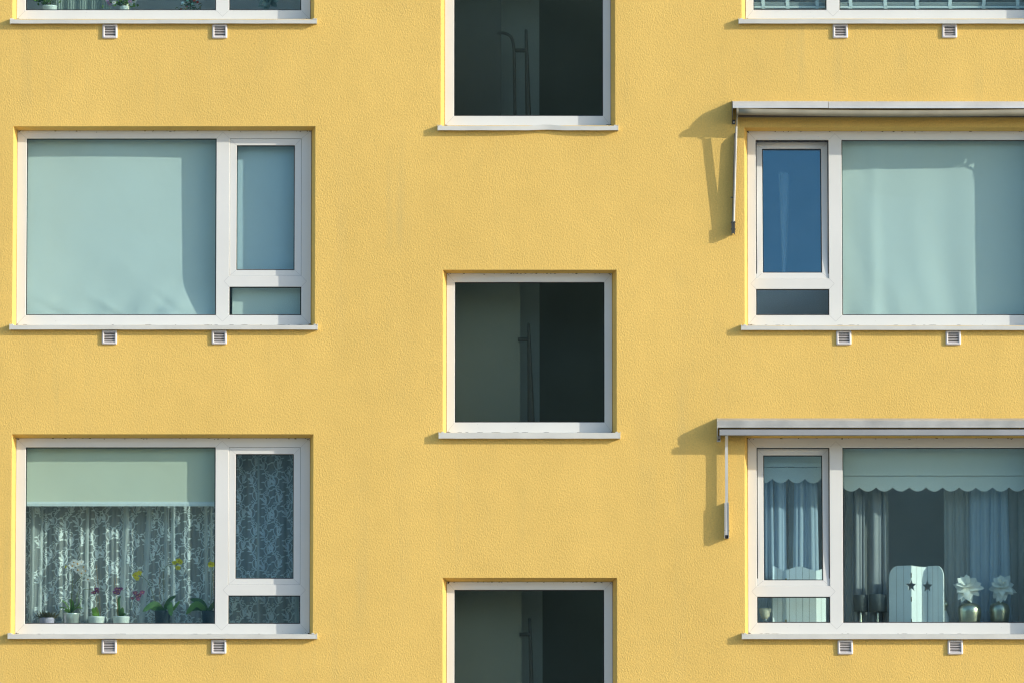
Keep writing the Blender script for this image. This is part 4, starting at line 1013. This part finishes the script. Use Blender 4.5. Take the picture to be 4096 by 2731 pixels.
# lower right window
zbr = WIN['BR']['board']
def q3(x, y): return 3320 + x / 3.031, 2200 + y / 3.031
def star(c, r, m_): 
    pts = []
    for k in range(10):
        a = math.pi / 2 + k * math.pi / 5; q = r if k % 2 == 0 else r * .42; pts.append((c + q * math.cos(a), m_ + q * math.sin(a)))
    return pts
def board_panel(par, A, Bp, top, n, hole=None, L=None, m='white'):
    """panel of upright boards from plan point A to Bp (x, y); top(t) height; star half cut at an edge; 12 mm thick"""
    A = Vector((A[0], A[1], 0)) - Vector((L.x, L.y, 0)); Bq = Vector((Bp[0], Bp[1], 0)) - Vector((L.x, L.y, 0))
    d = Bq - A; Wd = d.length; t_ = d.normalized(); nrm = Vector((t_.y, -t_.x, 0))
    mb = MB(); N_ = 60; cuts = []
    def cut(s_):
        """interval removed by the star at distance s_ along the panel"""
        for edge, r, zc in hole or ():
            x = s_ if edge == 0 else Wd - s_
            pts = star(0, r, 0); ys_ = []
            for i in range(10):
                a, b_ = pts[i], pts[(i + 1) % 10]
                if (a[0] - x) * (b_[0] - x) <= 0 and abs(a[0] - b_[0]) > 1e-9: ys_.append(a[1] + (b_[1] - a[1]) * (x - a[0]) / (b_[0] - a[0]))
            if len(ys_) >= 2: return sorted(ys_), zc
        return None
    xs_ = sorted(set([Wd * i / N_ for i in range(N_ + 1)] + ([.0001, Wd - .0001])))
    th = .012
    def spans(s_):
        top_ = top(s_ / Wd); c = cut(min(max(s_, 1e-4), Wd - 1e-4))
        if not c: return [(0, top_)]
        ys_, zc = c; out = [(0, zc + ys_[0])]
        for k in range(1, len(ys_) - 1, 2): out.append((zc + ys_[k], zc + ys_[k + 1]))
        out.append((zc + ys_[-1], top_)); return out
    for a, b_ in zip(xs_, xs_[1:]):
        s1, s2 = spans(a), spans(b_)
        if len(s1) != len(s2):
            mid = spans((a + b_) / 2); s1 = s2 = mid
        gap = any(abs((a + b_) / 2 - Wd * k / n) < .0012 for k in range(1, n)) 
        for (l0, h0), (l1, h1) in zip(s1, s2):
            f = [A + t_ * a + Vector((0, 0, l0)), A + t_ * b_ + Vector((0, 0, l1)), A + t_ * b_ + Vector((0, 0, h1)), A + t_ * a + Vector((0, 0, h0))]
            bkf = [p - nrm * th for p in f]
            mb.face(f, m); mb.face(bkf[::-1], m); mb.face([f[3], f[2], bkf[2], bkf[3]], m); mb.face([f[1], f[0], bkf[0], bkf[1]], m)
    for s_ in (0, Wd):
        for l0, h0 in spans(s_):
            p0, p1 = A + t_ * s_ + Vector((0, 0, l0)), A + t_ * s_ + Vector((0, 0, h0)); mb.face([p0, p1, p1 - nrm * th, p0 - nrm * th], m)
    for k in range(1, n):
        s_ = Wd * k / n
        for l0, h0 in spans(s_):
            a0, a1 = A + t_ * (s_ - .0011) + nrm * .0006, A + t_ * (s_ + .0011) + nrm * .0006
            mb.face([a0 + Vector((0, 0, l0)), a1 + Vector((0, 0, l0)), a1 + Vector((0, 0, h0 - .001)), a0 + Vector((0, 0, h0 - .001))], 'groove')
    return mb.build('panel', par)
yA, yN = .40, .30
xs4 = [X(q3(717, 0)[0], 2400, yA), X(q3(984, 0)[0], 2400, yN), X(q3(1179, 0)[0], 2400, yA + .02), X(q3(1375, 0)[0], 2400, yN)]
L = Vector(((xs4[0] + xs4[3]) / 2, .35, zbr))
sc_ = thing('folding_screen', L, 'small white folding screen of upright boards with two star cutouts', 'folding screen', 'small white folding screens')
ht = lambda v, y: Z(v, y, 3660) - zbr
H1, H2, H3 = ht(2261, .35), ht(2264, .35), ht(2263, .33)
rc = .085
def rounded(side):
    def f(t, H=H1):
        u = t if side < 0 else 1 - t; Wd = .205; x = u * Wd
        return H - (rc * 1.25 - math.sqrt(max(0, rc * rc - (rc - x) ** 2)) * 1.25 if x < rc else 0)
    return f
zst = Z(2341, .33, 3650) - zbr
board_panel(sc_, (xs4[0], yA), (xs4[1], yN), rounded(-1), 3, [(1, .060, zst)], L)
board_panel(sc_, (xs4[1] + .004, yN), (xs4[2], yA + .02), lambda t: H1 + (H2 - H1) * t - .004 * math.sin(math.pi * t), 3, [(0, .060, zst), (1, .060, zst - .003)], L)
board_panel(sc_, (xs4[2] + .003, yA + .02), (xs4[3], yN), rounded(1), 3, [(0, .060, zst - .003)], L)
mb = MB()
for zz in (Z(2299, yN, 3650) - zbr, Z(2395, yN, 3650) - zbr, Z(2483, yN, 3650) - zbr):
    mb.tube([(xs4[1] + .002 - L.x, yN - L.y - .003, zz - .022), (xs4[1] + .002 - L.x, yN - L.y - .003, zz + .022)], .004, 'void', 8)
mb.build('hinge', sc_)
# wavy screen behind the tilted sash
xw = [X(3091, 2400, .33), X(3130, 2400, .42), X(3264, 2400, .38), X(3304, 2400, .46)]
L = Vector(((xw[0] + xw[3]) / 2, .38, zbr)); s2 = thing('folding_screen', L, 'small white wavy topped folding screen behind the tilted sash and lower pane', 'folding screen', 'small white folding screens')
Hw = ht(2272, .4); wav = lambda a, b_: (lambda t: Hw + .018 * math.sin(a + (b_ - a) * t))
board_panel(s2, (xw[0], .33), (xw[1], .42), wav(1.6, -1.0), 2, None, L)
board_panel(s2, (xw[1] + .003, .42), (xw[2], .40), wav(-1.4, 4.6), 5, None, L)
board_panel(s2, (xw[2] + .003, .40), (xw[3], .47), wav(-1.5, .8), 2, None, L)
mb = MB()
for v_ in (2320, 2485): mb.box(X(3144, v_, .40) - L.x - .006, X(3144, v_, .40) - L.x + .006, .02, .034, Z(v_, .4, 3144) - zbr - .02, Z(v_, .4, 3144) - zbr + .02, 'brass')
mb.build('hinge', s2)
# candle glass
cg = thing('candle_holder', (X(3060, 2450, .32), .32, zbr), 'pale tulip shaped candle glass left of the wavy screen', 'candle holder')
z0_, z1_ = Z(2475, .32, 3060) - zbr, Z(2431, .32, 3060) - zbr
mb = MB(); mb.lathe((0, 0, 0), [(.001, z0_ - .004), (.022, z0_), (.040, z0_ + .03), (.056, z1_ - .02), (.058, z1_), (.05, z1_ - .004), (.04, z0_ + .04), (.001, z0_ + .03)], 'wax', 24); mb.build('cup', cg, True)
mb = MB(); mb.lathe((0, 0, 0), [(.001, .001), (.045, .001), (.045, .006), (.012, .012), (.010, z0_ - .012), (.02, z0_ - .003), (.001, z0_ - .002)], 'chrome', 20); mb.build('stand', cg, True)
# lamps
for i, (xa, xb, ya, yb, xs_, lab) in enumerate(((287, 462, 541, 742, 392, 'left of two table lamps with dark drum shade and silver stem'), (472, 690, 533, 745, 598, 'right of two table lamps with dark drum shade, next to the star screen'))):
    y = .52 - .03 * i; ua, v0 = q3((xa + xb) / 2, ya); v1 = q3(0, yb)[1]; hw = (xb - xa) / 2 / 3.031 / 440
    lp = thing('table_lamp', (X(ua, 2420, y), y, zbr), lab, 'lamp', 'dark shaded table lamps'); z1_, z0_ = Z(v0, y, ua) - zbr, Z(v1, y, ua) - zbr
    mb = MB(); mb.lathe((0, 0, 0), [(hw * .97, z1_), (hw, z0_), (hw * .985, z0_), (hw * .955, z1_)], 'shade', 32); mb.build('lamp_shade', lp, True)
    mb = MB(); mb.lathe((0, 0, 0), [(.001, .001), (.05, .001), (.048, .008), (.012, .016), (.009, .05), (.013, z0_ * .6), (.008, z0_), (.006, z0_ + .06), (.001, z0_ + .06)], 'chrome', 20); mb.build('stem', lp, True)
# small jar behind the screen
jr = thing('lidded_jar', (X(3781, 2450, .44), .44, zbr), 'small pale lidded jar peeping out behind the right edge of the star screen', 'jar')
zz = lambda v: Z(v, .44, 3781) - zbr
mb = MB(); mb.lathe((0, 0, 0), [(.001, .001), (.02, .001), (.034, .03), (.036, zz(2470)), (.016, zz(2446)), (.014, zz(2440))], 'pot_white', 20); mb.build('body', jr, True)
mb = MB(); mb.lathe((0, 0, 0), [(.014, zz(2440)), (.012, zz(2430)), (.030, zz(2422)), (.032, zz(2412)), (.02, zz(2403)), (.001, zz(2400))], 'vase_metal', 20); mb.build('lid', jr, True)
# vases and flowers
def vase(xa, xb, top_y, neck_y, fc, spread, lab, flab, seed, dy):
    y = .34 + dy; ua, vt = q3((xa + xb) / 2, top_y); r = (xb - xa) / 2 / 3.031 / 440; vs_ = thing('metallic_vase', (X(ua, 2450, y), y, zbr), lab, 'vase', 'round metallic vases')
    h = Z(vt, y, ua) - zbr; hn = Z(q3(0, neck_y)[1], y, ua) - zbr
    mb = MB(); mb.lathe((0, 0, 0), [(.001, .001), (r * .66, .001), (r * .74, .02), (r * .92, h * .45), (r, h * .68), (r * .985, h * .80), (r * .88, h * .92), (r * .6, h * .99), (r * .24, h * 1.03), (r * .17, h * 1.10), (r * .17, hn), (r * .22, hn + .004), (r * .14, hn + .002), (r * .12, h)], 'vase_metal', 40)
    mb.build('body', vs_, True)
    rn = random.Random(seed); cu, cv = q3(*fc); c = P(cu, cv, y - .01)
    fo = thing('magnolia_flower', c, flab, 'flower', 'cream magnolia flowers in the vases')
    mb = MB()
    ax = Vector((rn.uniform(-.25, .05), -.72, .62)).normalized(); e1 = ax.cross(Vector((1, 0, 0))).normalized(); e2 = ax.cross(e1)
    for ring, (n, el, Ln, Wn) in enumerate(((8, -.12, .150, .088), (7, .32, .130, .086), (6, .75, .105, .076), (4, 1.15, .075, .055))):
        for k in range(n):
            a = 2 * math.pi * (k + .5 * ring) / n + rn.uniform(-.22, .22); e = el + rn.uniform(-.22, .22)
            rad = e1 * math.cos(a) + e2 * math.sin(a); d = rad * math.cos(e) + ax * math.sin(e)
            mb.petal(ax * .012 * ring + rad * .008, d, -ax.cross(rad), Ln * rn.uniform(.78, 1.1) * spread, Wn * rn.uniform(.85, 1.15), 'magnolia', rn.uniform(.12, .4), 9, fold=.16)
    for k in range(4):
        d = Vector((rn.uniform(-.55, .3), -.30, -1)); mb.petal((0, -.015, -.02), d, Vector((1, 0, rn.uniform(-.4, .4))), .125 * rn.uniform(.85, 1.15), .062, 'magnolia', rn.uniform(-.15, .1), 9, fold=.2)
    mb.build('petals', fo, True)
    st = MB(); tip = Vector(vs_.location) + Vector((0, 0, hn - .05)) - c; st.tube([Vector((0, 0, 0)), tip * .6 + Vector((-.004, 0, 0)), tip], .006, 'stem', 8); st.build('stalk', fo, True)
vase(1548, 1835, 640, 600, (1660, 440), .94, 'left of two round champagne metallic vases, near the star screen', 'cream magnolia with drooping petals above the left metallic vase', 4, 0)
vase(1930, 2180, 632, 590, (2088, 440), .86, 'right of two round champagne metallic vases, by the edge of the photo', 'cream magnolia above the right metallic vase at the edge of the photo', 9, .06)
